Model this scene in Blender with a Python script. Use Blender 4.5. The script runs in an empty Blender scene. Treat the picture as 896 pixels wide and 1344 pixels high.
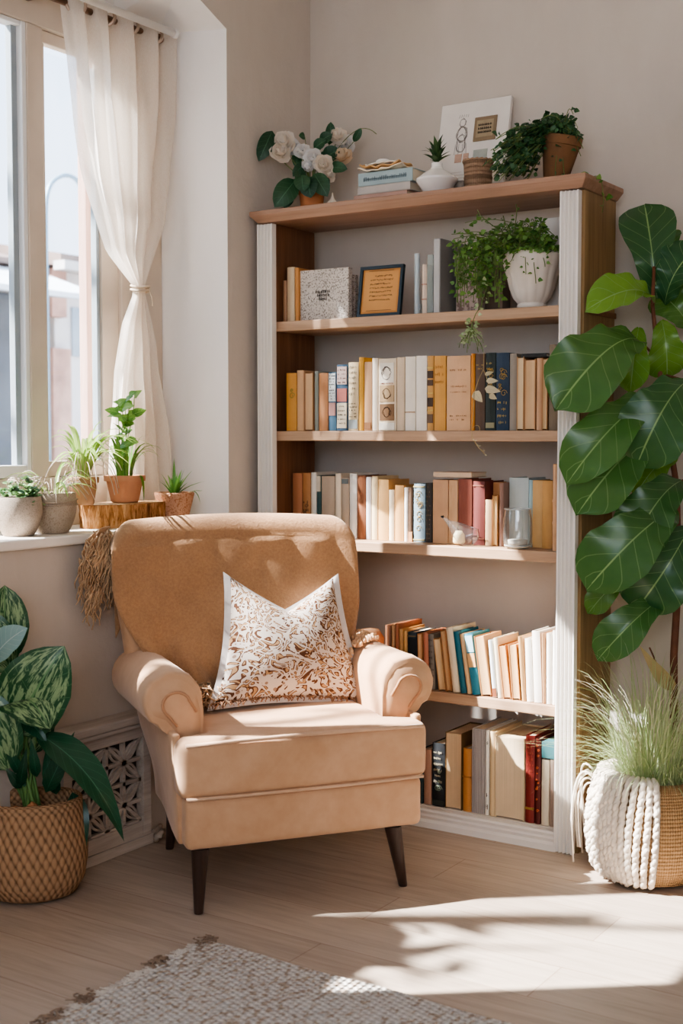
import bpy, bmesh, math, random
from mathutils import Vector, Matrix, noise
random.seed(7)
PI = math.pi
scene = bpy.context.scene
COL = scene.collection
V = Vector

# ------------------------------------------------------------------ camera model (room: corner at origin, X along the bookcase, Y into the back wall)
CAM = V((2.70, -3.92, 1.25)); FPX = 1700.0
_p = math.atan(100 / FPX); _a = math.radians(33.2)
_fh = V((-math.sin(_a), math.cos(_a), 0)); RT = V((math.cos(_a), math.sin(_a), 0))
FW = _fh * math.cos(_p) - V((0, 0, 1)) * math.sin(_p); UP = RT.cross(FW)
def at(px, py, axis, val):
    """where the sight line meets a real plane of the room (axis 0/1/2 = val)"""
    d = FW * FPX + RT * (px - 448) - UP * (py - 672)
    t = (val - CAM[axis]) / d[axis]
    return CAM + d * t

# ------------------------------------------------------------------ colours and materials
def lin(h):
    h = h.lstrip('#')
    r = []
    for i in (0, 2, 4):
        c = int(h[i:i+2], 16) / 255
        r.append(c / 12.92 if c <= .04045 else ((c + .055) / 1.055) ** 2.4)
    return r
def shade(c, k): return [max(0, min(1, x * k)) for x in c]
MATS = {}
class NT:
    def __init__(s, name):
        s.m = bpy.data.materials.new(name); s.m.use_nodes = True
        s.t = s.m.node_tree; s.n = s.t.nodes; s.l = s.t.links
        s.b = s.n['Principled BSDF']; s.out = s.n['Material Output']
    def add(s, typ, **kw):
        n = s.n.new(typ)
        for k, v in kw.items(): setattr(n, k, v)
        return n
    def link(s, a, b): s.l.new(a, b)
    def coord(s, kind='Object', scale=(1, 1, 1), rot=(0, 0, 0)):
        c = s.add('ShaderNodeTexCoord'); mp = s.add('ShaderNodeMapping')
        mp.inputs['Scale'].default_value = scale; mp.inputs['Rotation'].default_value = rot
        s.link(c.outputs[kind], mp.inputs[0]); return mp.outputs[0]
    def noise(s, co, scale, detail=4, rough=.55, dist=0):
        n = s.add('ShaderNodeTexNoise'); n.inputs['Scale'].default_value = scale
        n.inputs['Detail'].default_value = detail; n.inputs['Roughness'].default_value = rough
        n.inputs['Distortion'].default_value = dist
        s.link(co, n.inputs['Vector']); return n.outputs['Fac']
    def ramp(s, fac, stops):
        r = s.add('ShaderNodeValToRGB'); e = r.color_ramp.elements
        while len(e) < len(stops): e.new(.5)
        for k, (p, c) in enumerate(stops):
            e[k].position = p; e[k].color = (c[0], c[1], c[2], 1) if not isinstance(c, (int, float)) else (c, c, c, 1)
        s.link(fac, r.inputs[0]); return r.outputs[0]
    def mix(s, fac, a, b, blend='MIX'):
        m = s.add('ShaderNodeMix', data_type='RGBA', blend_type=blend)
        for sock, val in ((m.inputs[0], fac), (m.inputs[6], a), (m.inputs[7], b)):
            if isinstance(val, (int, float)): sock.default_value = val
            elif isinstance(val, (list, tuple)): sock.default_value = (*val[:3], 1)
            else: s.link(val, sock)
        return m.outputs[2]
    def math(s, op, a, b=0.0, c=0.0):
        m = s.add('ShaderNodeMath', operation=op)
        for i, v in enumerate((a, b, c)):
            if isinstance(v, (int, float)): m.inputs[i].default_value = v
            else: s.link(v, m.inputs[i])
        return m.outputs[0]
    def bump(s, h, strength=.3, dist=.01, prev=None):
        b = s.add('ShaderNodeBump'); b.inputs['Strength'].default_value = strength
        b.inputs['Distance'].default_value = dist; s.link(h, b.inputs['Height'])
        if prev is not None: s.link(prev, b.inputs['Normal'])
        return b.outputs[0]
    def fin(s, col, rough=.6, nrm=None, spec=.4):
        if isinstance(col, (list, tuple)): s.b.inputs['Base Color'].default_value = (*col[:3], 1)
        else: s.link(col, s.b.inputs['Base Color'])
        if isinstance(rough, (int, float)): s.b.inputs['Roughness'].default_value = rough
        else: s.link(rough, s.b.inputs['Roughness'])
        s.b.inputs['Specular IOR Level'].default_value = spec
        if nrm is not None: s.link(nrm, s.b.inputs['Normal'])
        return s.m

def M(name, hexc, rough=.6, var=.12, vs=8, bump=0, bs=60, bd=.004, stretch=(1, 1, 1), spec=.4, metal=0, sheen=0):
    if name in MATS: return MATS[name]
    s = NT(name); c = lin(hexc); co = s.coord('Object', stretch)
    col = s.ramp(s.noise(co, vs, 5), [(.25, shade(c, 1 - var)), (.75, shade(c, 1 + var))])
    nrm = s.bump(s.noise(co, bs, 4), bump, bd) if bump else None
    s.fin(col, rough, nrm, spec); s.b.inputs['Metallic'].default_value = metal
    if sheen: s.b.inputs['Sheen Weight'].default_value = sheen; s.b.inputs['Sheen Roughness'].default_value = .4
    MATS[name] = s.m; return s.m

def wood(name, light, dark, axis=0, scale=1.0, rough=.5, bump=.15, spec=.35):
    if name in MATS: return MATS[name]
    s = NT(name); st = [14 * scale] * 3; st[axis] = 1.0 * scale
    co = s.coord('Object', st)
    n1 = s.noise(co, 2.2, 6, .6, .6)
    st2 = [60 * scale] * 3; st2[axis] = 2.5 * scale
    n2 = s.noise(s.coord('Object', st2), 3, 3, .6)
    big = s.noise(s.coord('Object', (1, 1, 1)), 3.5, 2)
    f = s.math('ADD', s.math('MULTIPLY', n1, .6), s.math('ADD', s.math('MULTIPLY', n2, .25), s.math('MULTIPLY', big, .15)))
    col = s.ramp(f, [(.3, lin(dark)), (.5, [(a + b) / 2 for a, b in zip(lin(light), lin(dark))]), (.68, lin(light))])
    s.fin(col, rough, s.bump(n2, bump, .003), spec); MATS[name] = s.m; return s.m

def leafmat(name, c1, c2, vein, rough=.42, veins=8, vw=.10, trans=.25, spec=.45, splash=None):
    """c1..c2 by leaf tint, veins from the leaf's own UV"""
    if name in MATS: return MATS[name]
    s = NT(name)
    uv = s.add('ShaderNodeUVMap'); sx = s.add('ShaderNodeSeparateXYZ'); s.link(uv.outputs[0], sx.inputs[0])
    au = s.math('ABSOLUTE', s.math('MULTIPLY', s.math('SUBTRACT', sx.outputs[0], .5), 2.0))
    at_ = s.add('ShaderNodeAttribute', attribute_name='tint')
    base = s.mix(at_.outputs['Fac'], lin(c1), lin(c2))
    nz = s.noise(s.coord('Object'), 30, 3)
    base = s.mix(s.math('MULTIPLY', nz, .35), base, [x * .55 for x in lin(c1)])
    if splash:
        co = s.coord('UV', (9, 3, 1))
        sp = s.ramp(s.noise(co, 2.2, 3, .6, .8), [(.47, 0.0), (.56, 1.0)])
        lim = s.math('MULTIPLY', sp, s.math('LESS_THAN', au, .86))
        base = s.mix(lim, base, lin(splash))
    mid = s.math('LESS_THAN', au, vw * .45)
    ph = s.math('FRACT', s.math('MULTIPLY', s.math('SUBTRACT', sx.outputs[1], s.math('MULTIPLY', au, .22)), float(veins)))
    side = s.math('LESS_THAN', ph, vw)
    vv = s.math('MAXIMUM', mid, s.math('MULTIPLY', side, .42))
    col = s.mix(vv, base, lin(vein))
    s.fin(col, rough, s.bump(s.math('SUBTRACT', 1.0, vv), .35, .004), spec)
    if trans:
        tr = s.add('ShaderNodeBsdfTranslucent'); s.link(s.mix(.5, col, lin(c2)), tr.inputs[0])
        mx = s.add('ShaderNodeMixShader'); mx.inputs[0].default_value = trans
        s.link(s.b.outputs[0], mx.inputs[1]); s.link(tr.outputs[0], mx.inputs[2]); s.link(mx.outputs[0], s.out.inputs[0])
    MATS[name] = s.m; return s.m

def glassmat(name, tint=(1, 1, 1), refl=1.0, rough=.02, ior=1.45, haze=0.0, edge=.0):
    if name in MATS: return MATS[name]
    s = NT(name); s.n.remove(s.b)
    tr = s.add('ShaderNodeBsdfTransparent'); lw0 = s.add('ShaderNodeLayerWeight'); lw0.inputs[0].default_value = .5
    s.link(s.mix(s.math('MULTIPLY', s.math('POWER', lw0.outputs['Facing'], 3.0), edge), list(tint), [.35, .36, .36]), tr.inputs[0])
    gl = s.add('ShaderNodeBsdfGlossy'); gl.inputs['Roughness'].default_value = rough
    lw = s.add('ShaderNodeLayerWeight'); lw.inputs[0].default_value = .5   # Schlick reflectance, the same from both sides of the thin glass
    fr = s.math('ADD', .04, s.math('MULTIPLY', s.math('POWER', lw.outputs['Facing'], 5.0), .9))
    mx = s.add('ShaderNodeMixShader'); s.link(s.math('MULTIPLY', fr, refl), mx.inputs[0])
    s.link(tr.outputs[0], mx.inputs[1]); s.link(gl.outputs[0], mx.inputs[2])
    o = mx.outputs[0]
    if haze:
        df = s.add('ShaderNodeBsdfDiffuse'); df.inputs[0].default_value = (.9, .93, .93, 1)
        m2 = s.add('ShaderNodeMixShader'); m2.inputs[0].default_value = haze
        s.link(o, m2.inputs[1]); s.link(df.outputs[0], m2.inputs[2]); o = m2.outputs[0]
    s.link(o, s.out.inputs[0]); MATS[name] = s.m; return s.m

# ------------------------------------------------------------------ mesh builder
class MB:
    def __init__(s): s.v = []; s.f = []; s.uv = []; s.mi = []; s.ti = []; s.cur = 0; s.tint = .5
    def vert(s, p): s.v.append(tuple(p)); s.ti.append(s.tint); return len(s.v) - 1
    def face(s, ids, uvs=None): s.f.append(tuple(ids)); s.uv.append(uvs or [(0, 0)] * len(ids)); s.mi.append(s.cur)
    def box(s, x0, y0, z0, x1, y1, z1, mats=None):
        b = [s.vert(p) for p in ((x0,y0,z0),(x1,y0,z0),(x1,y1,z0),(x0,y1,z0),(x0,y0,z1),(x1,y0,z1),(x1,y1,z1),(x0,y1,z1))]
        for k, q in enumerate(((0,3,2,1),(4,5,6,7),(0,1,5,4),(1,2,6,5),(2,3,7,6),(3,0,4,7))):
            if mats: s.cur = mats[k]
            s.face([b[i] for i in q], [(0,0),(1,0),(1,1),(0,1)])
        return s
    def obox(s, c, ax, ay, az):
        """oriented box from centre and half-axis vectors"""
        c = V(c); ax = V(ax); ay = V(ay); az = V(az)
        b = [s.vert(c + ax*i + ay*j + az*k) for k in (-1, 1) for j in (-1, 1) for i in (-1, 1)]
        for q in ((0,2,3,1),(4,5,7,6),(0,1,5,4),(1,3,7,5),(3,2,6,7),(2,0,4,6)): s.face([b[i] for i in q], [(0,0),(1,0),(1,1),(0,1)])
        return s
    def bar(s, a, b, w, h, up=(0, 0, 1)):
        a = V(a); b = V(b); d = (b - a); L = d.length; d.normalize(); si = d.cross(V(up)).normalized(); u = si.cross(d)
        return s.obox((a + b) / 2, d * L / 2, si * w / 2, u * h / 2)
    def tube(s, path, r, n=8, cap=True, closed=False):
        path = [V(p) for p in path]; N = len(path)
        rad = r if callable(r) else (lambda t: r)
        t0 = (path[1] - path[0]).normalized()
        ref = V((0, 0, 1)) if abs(t0.z) < .9 else V((1, 0, 0))
        nx = t0.cross(ref).normalized(); rings = []
        for i in range(N):
            if closed: t = (path[(i+1) % N] - path[i-1]).normalized()
            else: t = (path[min(i+1, N-1)] - path[max(i-1, 0)]).normalized()
            nx = (nx - t * nx.dot(t)).normalized(); ny = t.cross(nx); rr = rad(i / max(1, N - 1))
            rings.append([s.vert(path[i] + (nx * math.cos(2*PI*k/n) + ny * math.sin(2*PI*k/n)) * rr) for k in range(n)])
        for i in range(N if closed else N - 1):
            A, B = rings[i], rings[(i+1) % N]
            for k in range(n):
                k2 = (k + 1) % n; u0, u1 = k / n, (k + 1) / n; t0_, t1_ = i / N, (i + 1) / N
                s.face([A[k], A[k2], B[k2], B[k]], [(u0, t0_), (u1, t0_), (u1, t1_), (u0, t1_)])
        if cap and not closed: s.face(rings[0][::-1]); s.face(rings[-1])
        return s
    def lathe(s, prof, c=(0, 0, 0), n=32, mod=None, sx=1, sy=1, rot=0):
        """prof: list of (r, z); mod(angle, z01) scales the radius; closes at r=0"""
        c = V(c); rings = []; P = len(prof)
        for i, (r, z) in enumerate(prof):
            if r <= 1e-6: rings.append([s.vert(c + V((0, 0, z)))]); continue
            ring = []
            for k in range(n):
                a = 2*PI*k/n; rr = r * (mod(a, i / (P - 1)) if mod else 1)
                x, y = rr * math.cos(a) * sx, rr * math.sin(a) * sy
                ring.append(s.vert(c + V((x*math.cos(rot) - y*math.sin(rot), x*math.sin(rot) + y*math.cos(rot), z))))
            rings.append(ring)
        for i in range(P - 1):
            A, B = rings[i], rings[i+1]
            for k in range(n):
                k2 = (k + 1) % n; q = [(k/n, i/P), ((k+1)/n, i/P), ((k+1)/n, (i+1)/P), (k/n, (i+1)/P)]
                if len(A) == 1 and len(B) == 1: continue
                if len(A) == 1: s.face([A[0], B[k2], B[k]], [q[0], q[2], q[3]])
                elif len(B) == 1: s.face([A[k], A[k2], B[0]], q[:3])
                else: s.face([A[k], A[k2], B[k2], B[k]], q)
        return s
    def grid(s, fn, nu, nv, wrapu=False):
        ids = [[s.vert(fn(i / nu, j / nv)) for i in range(nu + (0 if wrapu else 1))] for j in range(nv + 1)]
        for j in range(nv):
            for i in range(nu):
                i2 = (i + 1) % nu if wrapu else i + 1
                s.face([ids[j][i], ids[j][i2], ids[j+1][i2], ids[j+1][i]],
                       [(i/nu, j/nv), ((i+1)/nu, j/nv), ((i+1)/nu, (j+1)/nv), (i/nu, (j+1)/nv)])
        return s
    def rbox(s, size, r, c=(0, 0, 0), seg=3, div=(6, 6, 6), fn=None):
        """rounded box; fn(p) deforms points given relative to the box centre"""
        h = [x / 2 for x in size]; c = V(c); ax = []
        for k in range(3):
            rr = min(r, h[k] * .98)
            e = [-h[k] + rr * (1 - math.cos(PI/2 * i/seg)) for i in range(seg)]
            m = [-h[k] + rr + (2*h[k] - 2*rr) * i / div[k] for i in range(div[k] + 1)]
            ax.append(e + m + [-x for x in reversed(e)])
        idx = {}
        def pt(i, j, k):
            key = (i, j, k)
            if key in idx: return idx[key]
            p = V((ax[0][i], ax[1][j], ax[2][k])); q = V([max(-h[m] + min(r, h[m]*.98), min(h[m] - min(r, h[m]*.98), p[m])) for m in range(3)])
            d = p - q
            if d.length > 1e-9:
                d2 = V([d[m] / min(r, h[m]*.98) for m in range(3)])
                mx = max(abs(x) for x in d2); d2.normalize(); d = V([d2[m] * min(r, h[m]*.98) for m in range(3)])
            p = q + d
            if fn: p = V(fn(p))
            idx[key] = s.vert(c + p); return idx[key]
        nx, ny, nz = [len(a) - 1 for a in ax]
        def quad(a, b, c_, d, uv): s.face([a, b, c_, d], uv)
        for i in range(nx):
            for j in range(ny):
                uv = [(i/nx, j/ny), ((i+1)/nx, j/ny), ((i+1)/nx, (j+1)/ny), (i/nx, (j+1)/ny)]
                quad(pt(i,j,nz), pt(i+1,j,nz), pt(i+1,j+1,nz), pt(i,j+1,nz), uv)
                quad(pt(i,j,0), pt(i,j+1,0), pt(i+1,j+1,0), pt(i+1,j,0), [uv[0], uv[3], uv[2], uv[1]])
        for i in range(nx):
            for k in range(nz):
                uv = [(i/nx, k/nz), ((i+1)/nx, k/nz), ((i+1)/nx, (k+1)/nz), (i/nx, (k+1)/nz)]
                quad(pt(i,0,k), pt(i+1,0,k), pt(i+1,0,k+1), pt(i,0,k+1), uv)
                quad(pt(i,ny,k), pt(i,ny,k+1), pt(i+1,ny,k+1), pt(i+1,ny,k), [uv[0], uv[3], uv[2], uv[1]])
        for j in range(ny):
            for k in range(nz):
                uv = [(j/ny, k/nz), ((j+1)/ny, k/nz), ((j+1)/ny, (k+1)/nz), (j/ny, (k+1)/nz)]
                quad(pt(nx,j,k), pt(nx,j+1,k), pt(nx,j+1,k+1), pt(nx,j,k+1), uv)
                quad(pt(0,j,k), pt(0,j,k+1), pt(0,j+1,k+1), pt(0,j+1,k), [uv[0], uv[3], uv[2], uv[1]])
        return s
    def prism(s, pts, y0, y1, axis=1):
        """polygon in the plane across `axis`, swept from y0 to y1"""
        def mk(p, t):
            q = [0, 0, 0]; o = [k for k in range(3) if k != axis]; q[o[0]], q[o[1]] = p; q[axis] = t; return q
        A = [s.vert(mk(p, y0)) for p in pts]; B = [s.vert(mk(p, y1)) for p in pts]; n = len(pts)
        for k in range(n): s.face([A[k], A[(k+1) % n], B[(k+1) % n], B[k]])
        s.face(A[::-1]); s.face(B); return s
    def leaf(s, base, tip, W, up=(0, 0, 1), bow=.1, fold=.15, prof='oval', n=8, m=3, wave=0, wf=3, tint=None, curl=0, bend=0):
        base = V(base); tip = V(tip); d = tip - base; L = d.length
        if L < 1e-6: return s
        d.normalize(); up = V(up); up = (up - d * up.dot(d))
        up = up.normalized() if up.length > 1e-4 else d.orthogonal().normalized()
        si = d.cross(up); s.tint = random.random() if tint is None else tint
        ph = random.random() * 6; ids = []
        for i in range(n + 1):
            t = i / n; w = W / 2 * PROF[prof](t); c = base + d * (L * t) + up * (bow * L * 4 * t * (1 - t)) - up * (curl * L * t ** 3) + si * (bend * L * t * t)
            row = []
            for j in range(-m, m + 1):
                u = j / m
                o = fold * abs(u) * w + wave * W * (u * u) * math.sin(t * PI * 2 * wf + ph + (1.4 if u > 0 else 0))
                row.append(s.vert(c + si * (u * w) + up * o))
            ids.append(row)
        for i in range(n):
            for j in range(2 * m):
                s.face([ids[i][j], ids[i][j+1], ids[i+1][j+1], ids[i+1][j]],
                       [(j/(2*m), i/n), ((j+1)/(2*m), i/n), ((j+1)/(2*m), (i+1)/n), (j/(2*m), (i+1)/n)])
        s.tint = .5; return s
    def blade(s, pts, W, up=(0, 0, 1), tint=None, n2=1, taper=.6):
        """strap leaf along a polyline"""
        pts = [V(p) for p in pts]; N = len(pts); s.tint = random.random() if tint is None else tint; rows = []
        d0 = (pts[-1] - pts[0]); hz = V((d0.x, d0.y, 0)); si0 = V((-hz.y, hz.x, 0)).normalized() if hz.length > 1e-4 else V((1, 0, 0))
        for i, p in enumerate(pts):
            t = i / (N - 1); w = W / 2 * (min(1, .55 + t * 2) * (1 - max(0, (t - taper) / (1 - taper)) ** 1.6)) + W * .01
            tn = (pts[min(i+1, N-1)] - pts[max(i-1, 0)]).normalized(); si = (si0 - tn * si0.dot(tn)).normalized(); nn = tn.cross(si)
            rows.append([s.vert(p - si * w + nn * w * .35), s.vert(p), s.vert(p + si * w + nn * w * .35)])
        for i in range(N - 1):
            for j in range(2): s.face([rows[i][j], rows[i][j+1], rows[i+1][j+1], rows[i+1][j]], [(j/2, i/(N-1)), ((j+1)/2, i/(N-1)), ((j+1)/2, (i+1)/(N-1)), (j/2, (i+1)/(N-1))])
        s.tint = .5; return s
    def build(s, name, mat=None, parent=None, smooth=True, bevel=0, bseg=2, subsurf=0, angle=None, loc=None):
        me = bpy.data.meshes.new(name); me.from_pydata(s.v, [], s.f)
        ul = me.uv_layers.new(name='UVMap'); flat = [c for fu in s.uv for p in fu for c in p]
        ul.data.foreach_set('uv', flat)
        a = me.attributes.new('tint', 'FLOAT', 'POINT'); a.data.foreach_set('value', s.ti)
        ms = mat if isinstance(mat, (list, tuple)) else [mat]
        for m in ms:
            if m: me.materials.append(m)
        me.polygons.foreach_set('material_index', s.mi)
        me.polygons.foreach_set('use_smooth', [smooth] * len(s.f)); me.update()
        bm = bmesh.new(); bm.from_mesh(me); bmesh.ops.recalc_face_normals(bm, faces=bm.faces) if getattr(s, 'recalc', False) else None
        bm.to_mesh(me); bm.free()
        if smooth and angle: me.set_sharp_from_angle(angle=math.radians(angle))
        o = bpy.data.objects.new(name, me); COL.objects.link(o)
        if parent is not None: o.parent = parent
        if loc is not None: o.location = loc
        if bevel:
            md = o.modifiers.new('bevel', 'BEVEL'); md.width = bevel; md.segments = bseg; md.limit_method = 'ANGLE'; md.angle_limit = math.radians(40)
        if subsurf:
            md = o.modifiers.new('subdivision', 'SUBSURF'); md.levels = subsurf; md.render_levels = subsurf
        return o
def lerp_tab(tab):
    def f(t):
        for (a, x), (b, y) in zip(tab, tab[1:]):
            if t <= b: return x + (y - x) * ((t - a) / (b - a) if b > a else 0)
        return tab[-1][1]
    return f
PROF = {
    'oval': lambda t: max(.02, math.sin(PI * t ** .85)) if t < 1 else .0,
    'lance': lambda t: max(.03, math.sin(PI * min(1, t ** .62))) if t < 1 else .0,
    'heart': lerp_tab([(0, .1), (.03, .55), (.1, .85), (.25, 1), (.5, .85), (.75, .5), (.92, .18), (1, 0)]),
    'fiddle': lerp_tab([(0, .06), (.06, .3), (.18, .5), (.32, .6), (.46, .68), (.6, .88), (.74, 1), (.86, .95), (.94, .7), (.985, .3), (1, .02)]),
    'broad': lerp_tab([(0, .05), (.06, .4), (.18, .78), (.35, .97), (.5, 1), (.68, .92), (.82, .7), (.93, .38), (1, .0)]),
}
def tag(o, label, cat, group=None, kind=None):
    if label: o['label'] = label
    if cat: o['category'] = cat
    if group: o['group'] = group
    if kind: o['kind'] = kind
    return o
def thing(name, label, cat, loc=(0, 0, 0), rotz=0, group=None):
    o = bpy.data.objects.new(name, None); COL.objects.link(o); o.location = loc; o.rotation_euler = (0, 0, rotz)
    o.empty_display_size = .05
    return tag(o, label, cat, group)
def struct(o): o['kind'] = 'structure'; return o
def bez(a, b, c, d, n=12):
    a, b, c, d = V(a), V(b), V(c), V(d)
    return [a*(1-t)**3 + b*3*t*(1-t)**2 + c*3*t*t*(1-t) + d*t**3 for t in [i/n for i in range(n+1)]]
R = random.uniform
# ================================================================== SETTING
def plaster(name, hexc, hex2, bump=.25):
    if name in MATS: return MATS[name]
    s = NT(name); co = s.coord('Object')
    big = s.noise(co, 1.6, 5, .6); st = s.noise(s.coord('Object', (2.5, 2.5, .7)), 3, 4, .6)
    f = s.math('ADD', s.math('MULTIPLY', big, .6), s.math('MULTIPLY', st, .4))
    col = s.ramp(f, [(.3, lin(hex2)), (.62, lin(hexc))])
    b1 = s.bump(s.noise(co, 9, 6, .6, .4), bump, .012); b2 = s.bump(s.noise(co, 70, 3), .12, .003, b1)
    s.fin(col, .85, b2, .2); MATS[name] = s.m; return s.m
def floormat():
    s = NT('oak_floor'); co = s.coord('Object')
    br = s.add('ShaderNodeTexBrick'); br.offset = .37; br.inputs['Scale'].default_value = 1
    br.inputs['Brick Width'].default_value = 1.5; br.inputs['Row Height'].default_value = .19
    br.inputs['Mortar Size'].default_value = .0012; br.inputs['Mortar Smooth'].default_value = .2; br.inputs['Bias'].default_value = 0
    br.inputs['Color1'].default_value = (*lin('#baab9b'), 1); br.inputs['Color2'].default_value = (*lin('#ac9c8c'), 1); br.inputs['Mortar'].default_value = (*lin('#8a7361'), 1)
    s.link(co, br.inputs['Vector'])
    g = s.noise(s.coord('Object', (1.2, 16, 1)), 2.2, 6, .62, 1.1); g2 = s.noise(s.coord('Object', (3, 90, 1)), 3, 3)
    gr = s.math('ADD', s.math('MULTIPLY', g, .7), s.math('MULTIPLY', g2, .3))
    tone = s.ramp(gr, [(.34, (.82, .80, .78)), (.56, (1.03, 1.02, 1.01)), (.7, (1.12, 1.11, 1.10))])
    col = s.mix(1.0, br.outputs['Color'], tone, 'MULTIPLY')
    s.fin(col, s.ramp(g, [(.3, .5), (.7, .36)]), s.bump(gr, .12, .004), .4); return s.m
WALL = plaster('greige_plaster', '#cfc6bb', '#c5bbaf'); WALLS = plaster('sill_wall_plaster', '#cbbfb2', '#bfb2a3', .45)
WHITE_PLASTER = plaster('white_plaster', '#f7f5f3', '#efebe7', .3); CEIL = plaster('ceiling_white', '#ece7e0', '#e4ded6', .1)
FLOOR = floormat()
b = MB(); b.box(-.34, -6.2, -.12, 4.6, .3, 0); struct(b.build('floor', FLOOR, smooth=False))
b = MB(); b.box(-.34, 0, 0, 4.6, .3, 2.95); struct(b.build('wall_back', WALL, smooth=False))
b = MB(); b.box(4.6, -6.2, 0, 4.8, .3, 2.95); struct(b.build('wall_right', WALL, smooth=False))
b = MB(); b.box(-.34, -6.2, 2.95, 4.8, .3, 3.1); struct(b.build('ceiling', CEIL, smooth=False))
b = MB(); b.box(-.34, -6.4, 0, 4.8, -6.2, .8); b.box(-.34, -6.4, 2.35, 4.8, -6.2, 2.95); b.box(-.34, -6.4, .8, 1.5, -6.2, 2.35); b.box(3.9, -6.4, .8, 4.8, -6.2, 2.35); struct(b.build('wall_rear', WALL, smooth=False))
# window wall: below the sill, right of the window, left of it, and the splayed head above
WY0, WY1, SILL = -2.75, -.486, .935
b = MB()
b.box(-.34, -6.2, 0, 0, 0, SILL, [2, 2, 2, 2, 2, 2])
b.box(-.34, WY1, SILL, 0, 0, 2.95, [0, 0, 1, 0, 0, 0])
b.box(-.34, -6.2, SILL, 0, WY0, 2.95, [0, 0, 0, 0, 1, 0])
def head_z(y): return min(2.93, 2.588 + .42 * (WY1 - y))
b.cur = 1
n = 10
for k in range(n):
    ya = WY1 + (WY0 - WY1) * k / n; yb = WY1 + (WY0 - WY1) * (k + 1) / n
    q = [b.vert((-.30, ya, 2.62)), b.vert((0, ya, head_z(ya))), b.vert((0, yb, head_z(yb))), b.vert((-.30, yb, 2.62))]; b.face(q)
b.cur = 0
for k in range(n):
    ya = WY1 + (WY0 - WY1) * k / n; yb = WY1 + (WY0 - WY1) * (k + 1) / n
    q = [b.vert((0, ya, head_z(ya))), b.vert((0, ya, 2.95)), b.vert((0, yb, 2.95)), b.vert((0, yb, head_z(yb)))]; b.face(q)
b.box(-.36, WY0, 2.62, -.30, WY1, 2.95)
struct(b.build('wall_left', [WALL, WHITE_PLASTER, WALLS], smooth=False))
b = MB(); b.box(-.30, WY0 + .001, SILL + .001, .022, WY1 + .03, SILL + .03)
SILLM = M('sill_paint', '#efe6da', .5, .06, 5, .1, 30)
b.v = [(x, min(y, WY1 - .001) if x < 0 else y, z) for x, y, z in b.v]
struct(b.build('trim_1', SILLM, smooth=False, bevel=.006))
SZ = SILL + .0305

# window
FRAME = M('window_paint', '#cfc1b0', .55, .08, 6, .1, 40); FRAMEW = M('window_sash_white', '#e9e8e6', .4, .04)
SEAL = M('window_seal', '#9aa3a8', .4, .05); PANE = glassmat('window_glass', (.985, .99, 1.0), .8)
win = thing('window_1', None, None, (-.30, -1.0, SZ)); win['kind'] = 'structure'
def wpart(name, boxes, mat, bev=.004):
    m = MB()
    for q in boxes: m.box(*q)
    m.v = [(x + .30, y + 1.0, z - SZ) for x, y, z in m.v]
    return m.build(name, mat, win, smooth=False, bevel=bev)
wpart('window_frame', [(-.345, WY0, SZ, -.285, WY1 - .001, 1.12), (-.345, WY0, 2.50, -.285, WY1 - .001, 2.62), (-.345, -.69, 1.12, -.285, WY1 - .001, 2.50), (-.345, -1.098, 1.12, -.285, -1.031, 2.50), (-.345, -1.98, 1.12, -.285, -1.90, 2.50)], FRAME)
wpart('sash', [(-.335, -1.028, 1.12, -.30, -1.012, 2.46), (-.335, -.768, 1.12, -.30, -.69, 2.46), (-.334, -1.0295, 2.461, -.302, -.6905, 2.499), (-.334, -1.011, 1.121, -.302, -.769, 1.17)], FRAME, .003)
wpart('sash', [(-.335, -1.116, 1.12, -.288, -1.098, 2.50), (-.334, -1.899, 2.485, -.289, -1.117, 2.499), (-.334, -1.899, 1.121, -.289, -1.117, 1.16)], FRAMEW, .003)
wpart('window_seal', [(-.335, -1.138, 1.16, -.31, -1.116, 2.49), (-.335, -.782, 1.17, -.31, -.768, 2.44)], SEAL, .002)
wpart('pane', [(-.325, -1.90, 1.16, -.321, -1.138, 2.487)], PANE, 0)
wpart('pane', [(-.325, -1.012, 1.17, -.321, -.782, 2.44)], PANE, 0)
wpart('pane', [(-.325, WY0 + .05, 1.12, -.321, -1.98, 2.50)], PANE, 0)

# curtain rod, roller tube, curtain
CX = -.225
BRASS = M('aged_brass', '#8a6a50', .35, .1, 20, metal=.8)
rod = thing('curtain_rod', 'slim bronze curtain rod running under the window head', 'curtain rod', (CX, -1.5, 2.575))
m = MB(); m.tube([(0, -1.1, 0), (0, .93, 0)], .0105, 12); m.build('rod', BRASS, rod)
m = MB(); m.lathe([(0, 0), (.014, .002), (.016, .012), (.012, .02), (0, .024)], (0, 0, 0), 14); o = m.build('finial', BRASS, rod); o.rotation_euler = (-PI/2, 0, 0); o.location = (0, .93, 0)
m = MB(); m.box(-.065, -.012, -.012, .0, .012, .022); m.tube([(0, -.012, 0), (0, .012, 0)], .017, 12); m.build('bracket', BRASS, rod).location = (0, .40, 0)
rt = MB(); rt.tube([(-.165, -2.6, 2.583), (-.165, -.56, 2.583)], .012, 16); rt.tube([(-.165, -.56, 2.583), (-.165, -.545, 2.583)], .015, 16)
tag(rt.build('blind_tube', M('blind_white', '#e6e3df', .4, .03)), 'white roller blind tube under the window head in front of the curtain rod', 'blind')
def interp(tab, z):
    if z >= tab[0][0]: return tab[0][1]
    for (a, x), (b_, y) in zip(tab, tab[1:]):
        if z >= b_: return y + (x - y) * (z - b_) / (a - b_)
    return tab[-1][1]
Lp = [(81, 0), (92, 100), (113, 230), (140, 330), (171, 374), (173, 386), (160, 424), (148, 490), (143, 560), (141, 690)]
Rp = [(227, 50), (223, 150), (207, 295), (184, 374), (184, 386), (199, 450), (213, 560), (219, 690)]
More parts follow.
